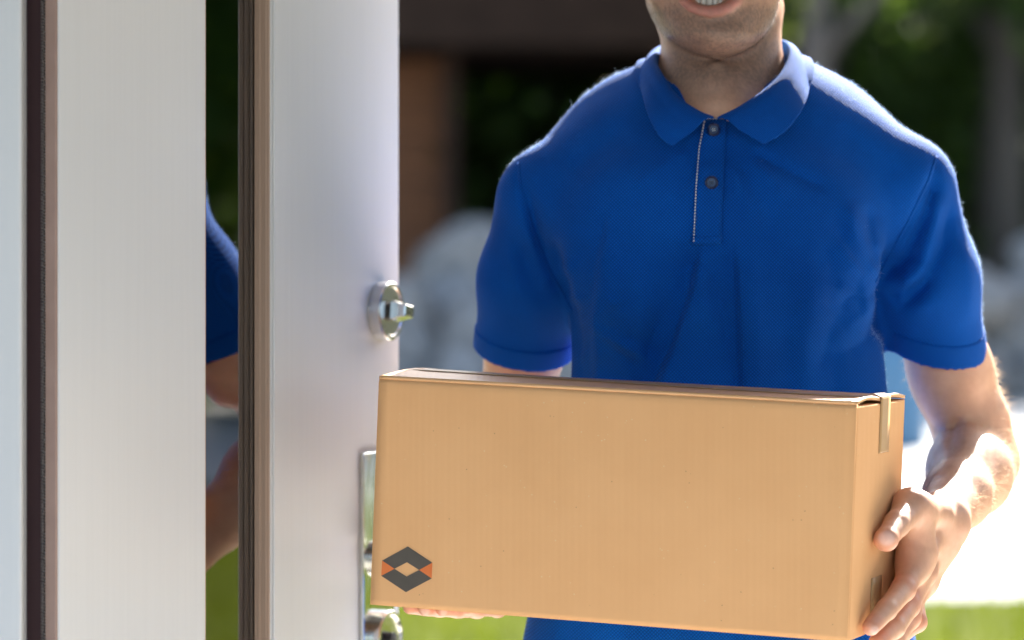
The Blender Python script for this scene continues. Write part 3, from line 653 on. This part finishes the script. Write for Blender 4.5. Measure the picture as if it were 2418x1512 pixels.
for J in (JL, JR):
    sx = -1 if J is JL else 1
    fh.ell(h(sx * .045, 3.665, 1.635), (.026, .028, .030), .02)                                                    # cheek raised by the smile
    fh.ell(h(sx * .0315, 3.640, 1.694), (.017, .013, .011), .008, 'cut')                                           # eye socket
    fh.ell(h(sx * .078, 3.745, 1.672), (.009, .019, .031), .006)                                                   # ear
    fh.cone(h(sx * .012, 3.627, 1.709), h(sx * .050, 3.645, 1.711), .007, .006, .012)                              # brow ridge
fh.cone(h(0, 3.628, 1.702), h(0, 3.596, 1.661), .008, .0115, .010); fh.ell(h(-.011, 3.612, 1.657), (.009, .010, .008), .006); fh.ell(h(.011, 3.612, 1.657), (.009, .010, .008), .006)
MX = P(1676, 0, 3.605)[0]; mzc = P(0, -9, 3.605)[2]
fh.ell((MX, 3.630, mzc + .010), (.038, .028, .024), .015)                                                           # muzzle
fh.ell((MX, 3.600, mzc + .003), (.033, .018, .0140), .003, 'cut')                                                  # open smile
lip = [np.array([MX + .034 * math.sin(t), 3.6165 - .015 * math.cos(t) , mzc + .011 - .0280 * math.cos(t)]) for t in np.linspace(-1.25, 1.25, 9)]
fh.chain(lip, [.003] + [.0046, .0049, .0050, .0051, .0050, .0049, .0046] + [.003], .004)
ul = [np.array([MX + .034 * math.sin(t), 3.612 - .015 * math.cos(t), mzc + .0185 + .004 * math.cos(t)]) for t in np.linspace(-1.25, 1.25, 9)]
fh.chain(ul, [.003] + [.0052] * 7 + [.003], .005)
nk0, nk1 = P(1704, 250, 3.765), P(1703, 20, 3.765)
fh.cone(nk0, nk1, .0665, .0605, .02); fh.cone(P(1704, 210, 3.76), P(1704, 320, 3.79), .066, .078, .03)
for sx in (-1, 1):
    fh.cone(nk1 + [sx * .050, .012, 0], np.array([P(1694, 0)[0] + sx * .012, 3.682, P(0, 262, 3.68)[2]]), .016, .010, .025)   # neck cords
    fh.cone(P(1690 + sx * 18, 285, 3.703), P(1690 + sx * 190, 262, 3.76), .012, .012, .025)                        # collar bones
fh.ell(P(1690, 285, 3.728), (.075, .040, .045), .04)
fh.cone(P(1688, 205, 3.690), P(1688, 232, 3.690), .012, .009, .025)                                                # throat
Vh, Fh = fh.mesh(2); Fh = orient(Vh, Fh)

V = np.vstack([Va, Vb, Vh]); F = np.vstack([Fa, Fb + len(Va), Fh + len(Va) + len(Vb)])
C = np.tile(np.array([.66, .375, .245]), (len(V), 1))
def blot(c, r, col, k=1.0, only=None):
    global C
    d = np.linalg.norm((V - np.array(c)) / np.array(r), axis=1); t = np.clip(1.25 - d, 0, .5) / .5 * k
    if only is not None: t = t * only
    C = C * (1 - t[:, None]) + np.array(col) * t[:, None]
na = len(Va)
for a_ in (I_, M_, R_, L_):                                              # redder knuckles, fingertips
    for k_ in 'mpt': blot(a_[k_], (.016,) * 3, (.66, .27, .17), .5)
for a_ in FL: blot(a_['t'], (.016,) * 3, (.70, .31, .20), .5)
blot(TH_[3], (.017,) * 3, (.70, .31, .20), .45); blot(TH_[1], (.02,) * 3, (.68, .30, .19), .35)
nail = (.74, .50, .42)
blot(TH_[3] + np.array([-.001, -.0110, .0020]), (.0085, .007, .0075), nail, .9)
for a_ in (I_, M_): blot(a_['t'] + np.array([.004, -.0085, -.0035]), (.0058, .0055, .0055), nail, .85)
blot(FL[1]['t'] + np.array([.0, -.0085, -.003]), (.0065, .005, .0055), nail, .9); blot(FL[2]['t'] + np.array([.0, -.0085, -.003]), (.006, .005, .005), nail, .7)
hm = np.zeros(len(V)); hm[len(Va) + len(Vb):] = 1
jn = rng.random(len(V))
beard = np.clip((1.628 - V[:, 2]) / .03, 0, 1) * np.clip((V[:, 2] - 1.48) / .05, 0, 1) * np.clip((3.76 - V[:, 1]) / .05, 0, 1) * hm
C = C * (1 - (beard * (.58 + .26 * jn))[:, None]) + np.array([.11, .085, .075]) * (beard * (.58 + .26 * jn))[:, None]
for q_ in lip[1:-1] + ul[1:-1]: blot(q_ + np.array([0, -.003, 0]), (.009, .010, .0065), (.46, .185, .15), .65, hm)
body = quads_np('body', V, F, M_skin, person, True, C)
bvh_body = BVHTree.FromPolygons([tuple(p_) for p_ in V], F.tolist())

# teeth, eyes, hair
bm = bmesh.new()
for i in range(-4, 5):
    a0, a1 = (i - .46) * .0068 / .026, (i + .46) * .0068 / .026; wv_ = (.0102 if abs(i) < 2 else .0090) - .0004 * abs(i)
    vv_ = []
    for (a_, y_) in ((a0, 0), (a1, 0), (a1, .004), (a0, .004)):
        for z_ in (0, wv_): vv_.append(bm.verts.new((MX + (.0262 - y_) * math.sin(a_), 3.6345 - (.0262 - y_) * math.cos(a_) * 1.0, P(0, 17, 3.605)[2] + z_ + .0006 * abs(i))))
    for f_ in ((0, 2, 3, 1), (2, 4, 5, 3), (4, 6, 7, 5), (6, 0, 1, 7), (1, 3, 5, 7), (0, 6, 4, 2)): bm.faces.new([vv_[k_] for k_ in f_])
bmesh.ops.bevel(bm, geom=list(bm.edges), offset=.0009, segments=2, affect='EDGES'); bm_obj('teeth', bm, M_teeth, person, True)
for sx in (-1, 1):
    e_ = lathe('eye', [(.0005, -.0118)] + [(.0118 * math.sin(t), -.0118 * math.cos(t)) for t in np.linspace(.2, 2.9, 12)] + [(.0005, .0118)], M_eye, person, 24, Matrix.Translation((HX + sx * .0315, 3.652, 1.694)))
    lathe('iris', [(.0, 0), (.0056, 0), (.005, .0012), (0, .0018)], M_iris, e_, 20, Matrix.Translation((HX + sx * .0315, 3.6405, 1.694)) @ Matrix.Rotation(R(90), 4, 'X'))
fr_ = Field((.1, 3.58, 1.62), (.36, 3.90, 1.84), .005)
fr_.ell(h(0, 3.748, 1.706), (.084, .103, .099), .02); fr_.ell(h(.01, 3.69, 1.785), (.062, .06, .030), .03); fr_.ell(h(0, 3.625, 1.675), (.069, .072, .088), .012, 'cut'); fr_.ell(h(0, 3.72, 1.60), (.3, .075, .075), .01, 'cut')
Vq, Fq = fr_.mesh(1); quads_np('hair', Vq, orient(Vq, Fq), M_hair, person, True)

# ---- polo shirt
def shirt_core(fs, off=0.0):
    """torso, shoulders and sleeves"""
    sl, x, y, z = fs.sub((-9, -9, -9), (9, 9, 9)); z1 = z[0, 0]
    rows = [(-100, 1702, 150, .07, .07), (330, 1702, 300, .094, .094), (420, 1700, 335, .110, .108), (520, 1699, 352, .122, .116), (680, 1702, 362, .124, .118), (800, 1716, 366, .120, .116), (900, 1721, 371, .117, .116), (1100, 1716, 392, .120, .118), (1300, 1705, 425, .128, .122), (1500, 1698, 462, .136, .128), (1640, 1695, 480, .140, .130), (1720, 1695, 480, .14, .13)]
    zr = np.array([P(0, r_[0])[2] for r_ in rows])[::-1]; k_ = KF * YC / 2418
    g = lambda j: np.interp(z1, zr, np.array([r_[j] for r_ in rows])[::-1])
    cx, a_, bf, bb = (g(1) - 1209) * k_, g(2) * k_, g(3), g(4)
    ker = np.ones(17) / 17
    cx, a_, bf, bb = (np.convolve(np.pad(q_, 8, 'edge'), ker, 'valid')[None, None, :].astype(np.float32) for q_ in (cx, a_, bf, bb))
    yy = y - (YC + .005); b_ = np.where(yy < 0, bf, bb); e_ = 2.35
    d = ((np.abs((x - cx) / a_) ** e_ + np.abs(yy / b_) ** e_) ** (1 / e_) - 1) * np.minimum(a_, b_)
    top = z - P(0, 312)[2]; bot = P(0, 1690)[2] - z
    q_ = np.maximum(.09 - np.abs(d - top), 0) / .09; d = np.maximum(d, top) + q_ * q_ * .09 / 4
    fs.f = np.maximum(d, bot).astype(np.float32)
    r_ = .056
    fs.cone(P(1847, 288, 3.755), P(2120, 442, 3.752), r_ + .004, r_, .05, sq=((0, 1, 0), .86)); fs.cone(P(1577, 306, 3.755), P(1310, 470, 3.752), r_ + .004, r_, .05, sq=((0, 1, 0), .86))
    fs.cone(P(1700, 262, 3.77), P(1700, 330, 3.77), .075, .10, .05)
    for c_, sx in (((1860, 520), 1), ((1540, 520), -1)): fs.ell(P(c_[0], c_[1] + 80, 3.673), (.085, .040, .085), .06)               # chest
    for c_, sx in (((1905, 430), 1), ((1500, 440), -1)): fs.ell(P(*c_, 3.80), (.09, .06, .12), .06)                   # shoulder blades
SLR = [P(2136, 452, 3.752), P(2188, 660, 3.765), P(2217, 900, 3.80)]; SLL = [P(1293, 480, 3.752), P(1252, 660, 3.80), P(1229, 900, 3.87)]
def sleeves(fs, k=.022, off=0.0):
    for c_ in (SLR, SLL): fs.chain(c_, [.0555 + off, .0552 + off, .0560 + off], k)
fs = Field((-.13, 3.55, .76), (.64, 3.99, 1.575), .0031); shirt_core(fs)
ft = Field(fs.lo, fs.lo + (fs.n - 1) * fs.h, fs.h); sleeves(ft)
# hems of the sleeves: cut each sleeve square to the arm
sl, X, Y_, Z_ = fs.sub((-9, -9, -9), (9, 9, 9))
HEMR = (P(2215, 812, 3.79), np.array([-.14, .48, -1.0])); HEML = (P(1230, 828, 3.845), np.array([-.12, .42, -1.0]))
def hemd(c): p_, n0 = c; n0 = n0 / np.linalg.norm(n0); return (X - p_[0]) * n0[0] + (Y_ - p_[1]) * n0[1] + (Z_ - p_[2]) * n0[2]
hd = np.where(X > .22, hemd(HEMR), hemd(HEML)); ft.f = np.maximum(ft.f, hd)
q = np.maximum(.020 - np.abs(fs.f - ft.f), 0) / .020; fs.f = np.minimum(fs.f, ft.f) - q * q * .020 / 4
# arm holes in the sleeve ends, hollow underside, neck hole
for A_, B_, c_ in ((SHR, ELR, SLR), (SHL, ELL, SLL)): fs.cone(c_[1] + (c_[2] - c_[1]) * .85, c_[2] + (c_[2] - c_[1]) * .5, .0495, .0505, .002, 'cut')
fs.ell(P(1700, 1760), (.20, .115, .17), .01, 'cut')
fs.cone(P(1702, 40, 3.765), P(1700, 176, 3.758), .082, .076, .008, 'cut'); fs.cone(P(1692, 140, 3.69), P(1692, 196, 3.662), .044, .026, .008, 'cut')
# folds (positions as they hang on the front)
def px(*p_): return [P(u, v) for u, v in p_]
yc = 3.75
for a_ in (
    (px((1450, 560), (1420, 660), (1400, 780), (1390, 900)), .024, -.0045), (px((1900, 560), (1890, 700), (1880, 820), (1885, 950)), .026, -.0050), (px((1975, 700), (1940, 780), (1915, 880)), .014, .0045),
    (px((1742, 560), (1758, 680), (1770, 800), (1776, 960)), .022, -.0045),
    (px((1520, 640), (1505, 760), (1470, 900)), .020, -.0035), (px((1560, 640), (1540, 760), (1505, 860)), .018, .0030),
    (px((1240, 420), (1262, 520), (1290, 610), (1318, 680), (1350, 745)), .0065, .0090), (px((1222, 380), (1226, 430), (1255, 540), (1295, 640), (1340, 720), (1352, 800)), .0042, .0022),
    (px((1330, 600), (1338, 660), (1352, 720), (1372, 780)), .010, -.0040), (px((1305, 560), (1320, 630), (1345, 700)), .007, .0035), (px((1345, 700), (1352, 760), (1350, 850)), .012, .0068),
    (px((1380, 560), (1360, 640), (1368, 720)), .016, .0030), (px((1222, 560), (1250, 650), (1300, 760), (1330, 820)), .009, .0080), (px((1195, 560), (1220, 680), (1255, 790)), .014, -.0035), (px((1160, 640), (1170, 740), (1190, 810)), .010, .0022),
    (px((2212, 364), (2180, 440), (2130, 540), (2092, 610), (2066, 668)), .0042, .0024), (px((2205, 400), (2180, 500), (2135, 600), (2070, 672)), .008, .0095),
    (px((2195, 440), (2200, 520), (2170, 620), (2110, 700)), .010, -.0040), (px((2240, 470), (2222, 580), (2170, 680), (2105, 745)), .009, .0080), (px((2062, 668), (2076, 730), (2088, 800)), .0115, .0065),
    (px((2055, 640), (2000, 690), (1950, 720)), .009, .0028), (px((2070, 690), (2020, 740), (1960, 770)), .010, -.0028), (px((2075, 740), (2030, 800), (1970, 830)), .010, .0032), (px((2030, 480), (2028, 560), (2046, 640)), .012, .0040), (px((1995, 470), (1990, 570), (2010, 660)), .016, -.0030),
    (px((2090, 640), (2140, 610), (2165, 590)), .006, .0030), (px((2085, 700), (2140, 690), (2200, 660)), .008, .0055), (px((2270, 560), (2285, 680), (2290, 780)), .014, -.0025),
    (px((1850, 700), (1840, 800), (1850, 920)), .022, .0030), (px((1960, 800), (1950, 870), (1960, 940)), .016, .0030), (px((1430, 480), (1480, 560), (1500, 640)), .022, .0022), (px((1400, 700), (1420, 800), (1420, 900)), .02, .0030), (px((1790, 420), (1800, 520), (1790, 600)), .02, .0018),
    (px((1480, 300), (1400, 360), (1330, 420)), .016, .0018), (px((1960, 300), (2050, 370), (2120, 430)), .016, .0020), (px((1300, 1490), (1400, 1500), (1500, 1495)), .02, .003)):
    fs.fold(a_[0], a_[1], a_[2] * 1.5, yc)
fr2 = random.Random(5)                                             # finer drag lines fanning out of the arm pits and off the placket
for (cu, cv, a0, a1, r0, r1, nn) in ((1352, 770, -75, 35, 30, 210, 16), (2072, 700, 150, 262, 30, 230, 18), (1345, 740, 190, 262, 25, 150, 9), (2080, 720, -80, -5, 25, 150, 10), (1650, 600, 60, 130, 30, 300, 9), (1700, 330, 20, 160, 60, 260, 8)):
    for i_ in range(nn):
        an_ = R(a0 + (a1 - a0) * (i_ + fr2.uniform(.1, .9)) / nn); ra, rb = r0 * fr2.uniform(.6, 1.6), r1 * fr2.uniform(.5, 1.1); cv_ = fr2.uniform(-.25, .25)
        pp = [(cu + q_ * math.cos(an_ + cv_ * (q_ - ra) / rb), cv + q_ * math.sin(an_ + cv_ * (q_ - ra) / rb)) for q_ in np.linspace(ra, rb, 4)]
        fs.fold(px(*pp), fr2.uniform(.006, .012), (-1) ** i_ * fr2.uniform(.0018, .0050), yc)
fs.fold(px((1634, 574), (1608, 690), (1574, 800), (1532, 900), (1480, 1040)), .040, .0185, yc, step=True); fs.fold(px((1708, 580), (1716, 700), (1722, 800), (1726, 960)), .020, .0100, yc, step=True)
fs.fold(px((1424, 500), (1398, 620), (1384, 740), (1392, 880)), .030, .0060, yc, step=True)
Vs, Fs = fs.mesh(1); Fs = orient(Vs, Fs)
shirt = quads_np('polo_shirt', Vs, Fs, M_polo, person, True); shirt['label'] = 'royal blue short-sleeved polo shirt'
bvh = BVHTree.FromPolygons([tuple(p_) for p_ in Vs], Fs.tolist())
def off(p_, d):
    """push a point to at least d outside the shirt"""
    p_ = Vector(p_); l_, n_, i_, dd = bvh.find_nearest(p_)
    s_ = (p_ - l_).dot(n_)
    return np.array(l_ + n_ * d) if s_ < d else np.array(p_)
def on_shirt(u, v, d):
    o_ = Vector((0, 0, CAMZ)); r_ = Vector(ray(u, v)).normalized(); l_, n_, i_, t_ = bvh.ray_cast(o_, r_); return np.array(l_ - r_ * d), n_
# ribbed cuffs
for c_, hem, name in ((SLR, HEMR, 1), (SLL, HEML, 2)):
    lo = hem[0] - .085; hi = hem[0] + .085; fc = Field(lo, hi, .0026); fc.chain(c_, [.0555 + .0022, .0552 + .0022, .0560 + .0012], .022)
    sl, x, y, z = fc.sub((-9, -9, -9), (9, 9, 9)); n0 = hem[1] / np.linalg.norm(hem[1]); d = (x - hem[0][0]) * n0[0] + (y - hem[0][1]) * n0[1] + (z - hem[0][2]) * n0[2]
    fc.f = np.maximum(fc.f, np.maximum(d - .0015, -d - .025)); fc.cone(c_[1] + (c_[2] - c_[1]) * .85, c_[2] + (c_[2] - c_[1]) * .5, .0495, .0505, .002, 'cut')
    Vc, Fc = fc.mesh(1); quads_np('cuff', Vc, orient(Vc, Fc), M_rib, shirt, True)
# collar: fold line F, leaf edge E, from the front V round the neck
Fp = [P(1686, 277, 3.640), P(1650, 262, 3.645), P(1604, 230, 3.662), P(1570, 184, 3.690), P(1549, 134, 3.745), P(1585, 100, 3.815), P(1702, 82, 3.845), P(1832, 92, 3.815), P(1864, 116, 3.745), P(1846, 168, 3.690), P(1803, 212, 3.660), P(1742, 254, 3.644), P(1694, 278, 3.639)]
Ep = [P(1586, 347, 3.625), P(1556, 322, 3.63), P(1530, 272, 3.65), P(1517, 222, 3.69), P(1512, 186, 3.76), P(1560, 168, 3.855), P(1702, 160, 3.885), P(1850, 164, 3.855), P(1904, 176, 3.76), P(1909, 216, 3.69), P(1893, 262, 3.65), P(1855, 310, 3.63), P(1804, 342, 3.622)]
n1 = 120; Fc_, Ec_ = catmull(Fp, n1), catmull(Ep, n1); nb = 14; cen = P(1702, 150, 3.765); VV = []
for i in range(n1):
    rad = Fc_[i] - cen; rad[2] = 0; rad /= np.linalg.norm(rad)
    for j in range(nb + 1):
        t = j / nb; p_ = Fc_[i] + (Ec_[i] - Fc_[i]) * t + rad * .0085 * math.sin(math.pi * t) * (1 - .35 * t) + np.array([0, 0, .0035]) * math.sin(math.pi * min(1, t * 2.5)) 
        VV.append(off(p_, .0042 if t > .15 else .001))
FF = [(i * (nb + 1) + j, i * (nb + 1) + j + 1, (i + 1) * (nb + 1) + j + 1, (i + 1) * (nb + 1) + j) for i in range(n1 - 1) for j in range(nb)]
base = len(VV); nb2 = 6
for i in range(n1):
    rad = Fc_[i] - cen; rad[2] = 0; rad /= np.linalg.norm(rad); w_ = min(1, i / 26, (n1 - 1 - i) / 26) ** 1.5
    for j in range(nb2 + 1):
        t = j / nb2; VV.append(Fc_[i] + np.array([0, 0, -.034 * t * (.04 + .96 * w_)]) - rad * .0018 * min(1, t * 4) + rad * .006 * t * t)
FF += [(base + i * (nb2 + 1) + j, base + (i + 1) * (nb2 + 1) + j, base + (i + 1) * (nb2 + 1) + j + 1, base + i * (nb2 + 1) + j + 1) for i in range(n1 - 1) for j in range(nb2)]
col = mesh('collar', VV, FF, M_rib, shirt, True); bmx = bmesh.new(); bmx.from_mesh(col.data); bmesh.ops.remove_doubles(bmx, verts=bmx.verts, dist=.0003); bmesh.ops.recalc_face_normals(bmx, faces=bmx.faces); bmx.to_mesh(col.data); bmx.free()
md = col.modifiers.new('thickness', 'SOLIDIFY'); md.thickness = .0022; md.offset = 0; ms = col.modifiers.new('soft', 'SUBSURF'); ms.levels = 1; ms.render_levels = 1
# placket, its end box, stitching, buttons
def strip(name, left, right, nseg, nw, d, m, par, thick):
    Lc, Rc = np.array([(np.interp(t, np.linspace(0, 1, len(left)), [q_[0] for q_ in left]), np.interp(t, np.linspace(0, 1, len(left)), [q_[1] for q_ in left])) for t in np.linspace(0, 1, nseg + 1)]), np.array([(np.interp(t, np.linspace(0, 1, len(right)), [q_[0] for q_ in right]), np.interp(t, np.linspace(0, 1, len(right)), [q_[1] for q_ in right])) for t in np.linspace(0, 1, nseg + 1)])
    V_ = [on_shirt(*(Lc[i] + (Rc[i] - Lc[i]) * j / nw), d)[0] for i in range(nseg + 1) for j in range(nw + 1)]
    F_ = [(i * (nw + 1) + j, i * (nw + 1) + j + 1, (i + 1) * (nw + 1) + j + 1, (i + 1) * (nw + 1) + j) for i in range(nseg) for j in range(nw)]
    o_ = mesh(name, V_, F_, m, par, True); q_ = o_.modifiers.new('thickness', 'SOLIDIFY'); q_.thickness = thick; q_.offset = 0; return o_
strip('placket', [(1662, 283), (1650, 350), (1643, 440), (1637, 576)], [(1716, 283), (1712, 360), (1708, 440), (1702, 576)], 30, 6, .0028, M_polo, shirt, .0022)
strip('placket_end', [(1634, 558), (1633, 578)], [(1704, 558), (1703, 578)], 3, 6, .0042, M_polo, shirt, .0014)
for pl in ([(1224, 384), (1230, 440), (1260, 548), (1298, 640), (1330, 694), (1350, 735)], [(2212, 368), (2194, 424), (2142, 530), (2098, 610), (2068, 668)]):
    strip('seam', [(a_ - 2.2, b_ - .8) for a_, b_ in pl], [(a_ + 2.2, b_ + .8) for a_, b_ in pl], 40, 2, .0007, M_polo, shirt, .0012)
bm = bmesh.new()
def stitch(a, b):
    pa, pb = on_shirt(*a, .0046)[0], on_shirt(*b, .0046)[0]; c_ = Vector((pa + pb) / 2); d_ = Vector(pb - pa); ln = d_.length; M_ = Matrix.Translation(c_) @ d_.to_track_quat('X', 'Z').to_matrix().to_4x4()
    add_box(bm, (-ln / 2, -.0005, -.0004), (ln / 2, .0005, .0004), 0, M_)
lf = [(1664, 284), (1651, 350), (1644, 440), (1638, 574)]; tt = 0
vq = 286
while vq < 572:
    f_ = lambda v_: np.interp(v_, [p_[1] for p_ in lf], [p_[0] for p_ in lf]); stitch((f_(vq), vq), (f_(vq + 4.2), vq + 4.2)); vq += 7.2
uq = 1668
while uq < 1694: stitch((uq, 281), (uq + 4, 281)); uq += 7
bm_obj('stitching', bm, M_thread, shirt)
for u_, v_, mm in ((1685, 307, 1), (1680, 432, 0)):
    p_, n_ = on_shirt(u_, v_, .0082 if mm else .0048); M_ = Matrix.Translation(p_) @ Vector((0, -1, .12)).to_track_quat('Z', 'Y').to_matrix().to_4x4()
    b_ = lathe('button', [(0, 0), (.0066, 0), (.0072, .0008), (.0070, .0019), (.0062, .0024), (.0054, .0019), (.0047, .0013), (0, .0012)], M_btn, shirt, 40, M_)
    bm = bmesh.new()
    for a_ in range(4):
        c_ = Vector((.0013 * math.cos(a_ * 1.571 + .785), .0013 * math.sin(a_ * 1.571 + .785), .0014)); bmesh.ops.create_uvsphere(bm, u_segments=8, v_segments=5, radius=.0006, matrix=M_ @ Matrix.Translation(c_))
    bm_obj('button_thread', bm, M_thread if mm else M_dark, b_)
# fuzz of the cloth, raised against the sun
def strands(name, cen_, nrm, m, par, length, width, lean, bend):
    n = len(cen_); ln = length * rng.uniform(.5, 1.2, (n, 1)); d = nrm + rng.normal(0, lean, (n, 3)); d /= np.linalg.norm(d, axis=1)[:, None]
    s_ = np.cross(d, rng.normal(0, 1, (n, 3))); s_ /= np.linalg.norm(s_, axis=1)[:, None]; c2 = rng.normal(0, bend, (n, 3))
    a_ = cen_ - nrm * .0006; mid = a_ + d * ln * .5; tip = a_ + (d + c2) * ln
    V_ = np.stack([a_ - s_ * width, a_ + s_ * width, mid + s_ * width * .8, mid - s_ * width * .8, tip], 1).reshape(-1, 3); k_ = np.arange(n)[:, None] * 5
    F_ = np.vstack([k_ + [0, 1, 2], k_ + [0, 2, 3], k_ + [3, 2, 4]])
    o_ = quads_np(name, V_, F_, m, par); o_['kind'] = 'stuff'; return o_
def pick(V_, F_, n, wfun):
    c_, nr, ar = face_frames(V_, F_); w_ = ar * wfun(c_, nr); w_ = np.maximum(w_, 0); i_ = rng.choice(len(c_), n, p=w_ / w_.sum()); e_ = rng.random((n, 2)); q_ = V_[F_[i_]]
    p_ = (q_[:, 0] * ((1 - e_[:, :1]) * (1 - e_[:, 1:])) + q_[:, 1] * (e_[:, :1] * (1 - e_[:, 1:])) + q_[:, 2] * (e_[:, :1] * e_[:, 1:]) + q_[:, 3] * ((1 - e_[:, :1]) * e_[:, 1:])); return p_, nr[i_]
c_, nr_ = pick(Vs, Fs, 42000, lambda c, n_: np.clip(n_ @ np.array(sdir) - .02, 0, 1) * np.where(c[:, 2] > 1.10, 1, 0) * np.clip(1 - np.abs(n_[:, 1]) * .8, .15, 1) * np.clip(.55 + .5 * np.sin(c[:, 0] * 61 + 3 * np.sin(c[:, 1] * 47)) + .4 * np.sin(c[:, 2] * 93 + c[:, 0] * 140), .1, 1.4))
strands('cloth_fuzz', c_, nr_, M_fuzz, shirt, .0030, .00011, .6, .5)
bw_ = lambda c, n_: np.where((c[:, 2] < 1.622) & (c[:, 2] > 1.505) & (c[:, 1] < 3.735), 1.0, 0) * np.clip((1.630 - c[:, 2]) / .02, 0, 1) * np.clip((c[:, 2] - 1.50) / .04, .15, 1) * np.where((np.abs(c[:, 0] - MX) < .030) & (c[:, 2] > mzc - .018), .1, 1)
c_, nr_ = pick(Vh, Fh, 13000, bw_); strands('stubble', c_, nr_ * .6 + np.array([0, -.1, -.6]), M_hair, person, .0019, .00008, .4, .4)
# ---- trousers, shoes
fl_ = Field((-.02, 3.5, .02), (.48, 3.98, 1.06), .009)
for sx in (-1, 1):
    hx = .225 + sx * .088; fl_.chain([(hx, 3.745, .90), (hx + sx * .012, 3.735, .50), (hx + sx * .016, 3.755, .10)], [.098, .070, .060], .03)
fl_.cone((.165, 3.75, .95), (.285, 3.75, .95), .115, .115, .05); fl_.f = np.maximum(fl_.f, .075 - fl_.sub((-9,) * 3, (9,) * 3)[3])
Vt, Ft = fl_.mesh(1); quads_np('trousers', Vt, orient(Vt, Ft), M_trouser, person, True)
for sx in (-1, 1):
    hx = .225 + sx * .105; f_ = Field((hx - .08, 3.5, -.01), (hx + .08, 3.9, .16), .005); f_.chain([(hx, 3.80, .042), (hx + sx * .01, 3.66, .034), (hx + sx * .014, 3.575, .028)], [.042, .044, .030], .02); f_.cone((hx, 3.775, .05), (hx, 3.765, .11), .042, .046, .02)
    sz = f_.sub((-9,) * 3, (9,) * 3)[3]; f_.f = np.maximum(f_.f, -sz + .001); Vz, Fz = f_.mesh(1); quads_np('shoe', Vz, orient(Vz, Fz), M_shoe, person, True)
# ---- fine hair on the forearm
ax_ = WRR - ELR; axl = np.linalg.norm(ax_); ax_ /= axl
def wf(c, n_):
    t = (c - ELR) @ ax_ / axl; up = c[:, 2] < P(0, 850)[2]; return np.where(up & (t < .80 + .16 * rng.random(len(t))) & (t > -1.2) & (c[:, 1] > 3.53), np.clip(.25 + (n_ @ np.array(sdir)) + .5 * np.clip(n_[:, 0], 0, 1), .06, 1), 0)
c_, nr_ = pick(Va, Fa, 3000, wf)
strands('arm_hair', c_, nr_ * .75 + ax_ * .35 + np.array([.25, -.1, -.25]), M_armhair, person, .0100, .00009, .35, .5)
adopt(person)
bpy.context.view_layer.update()
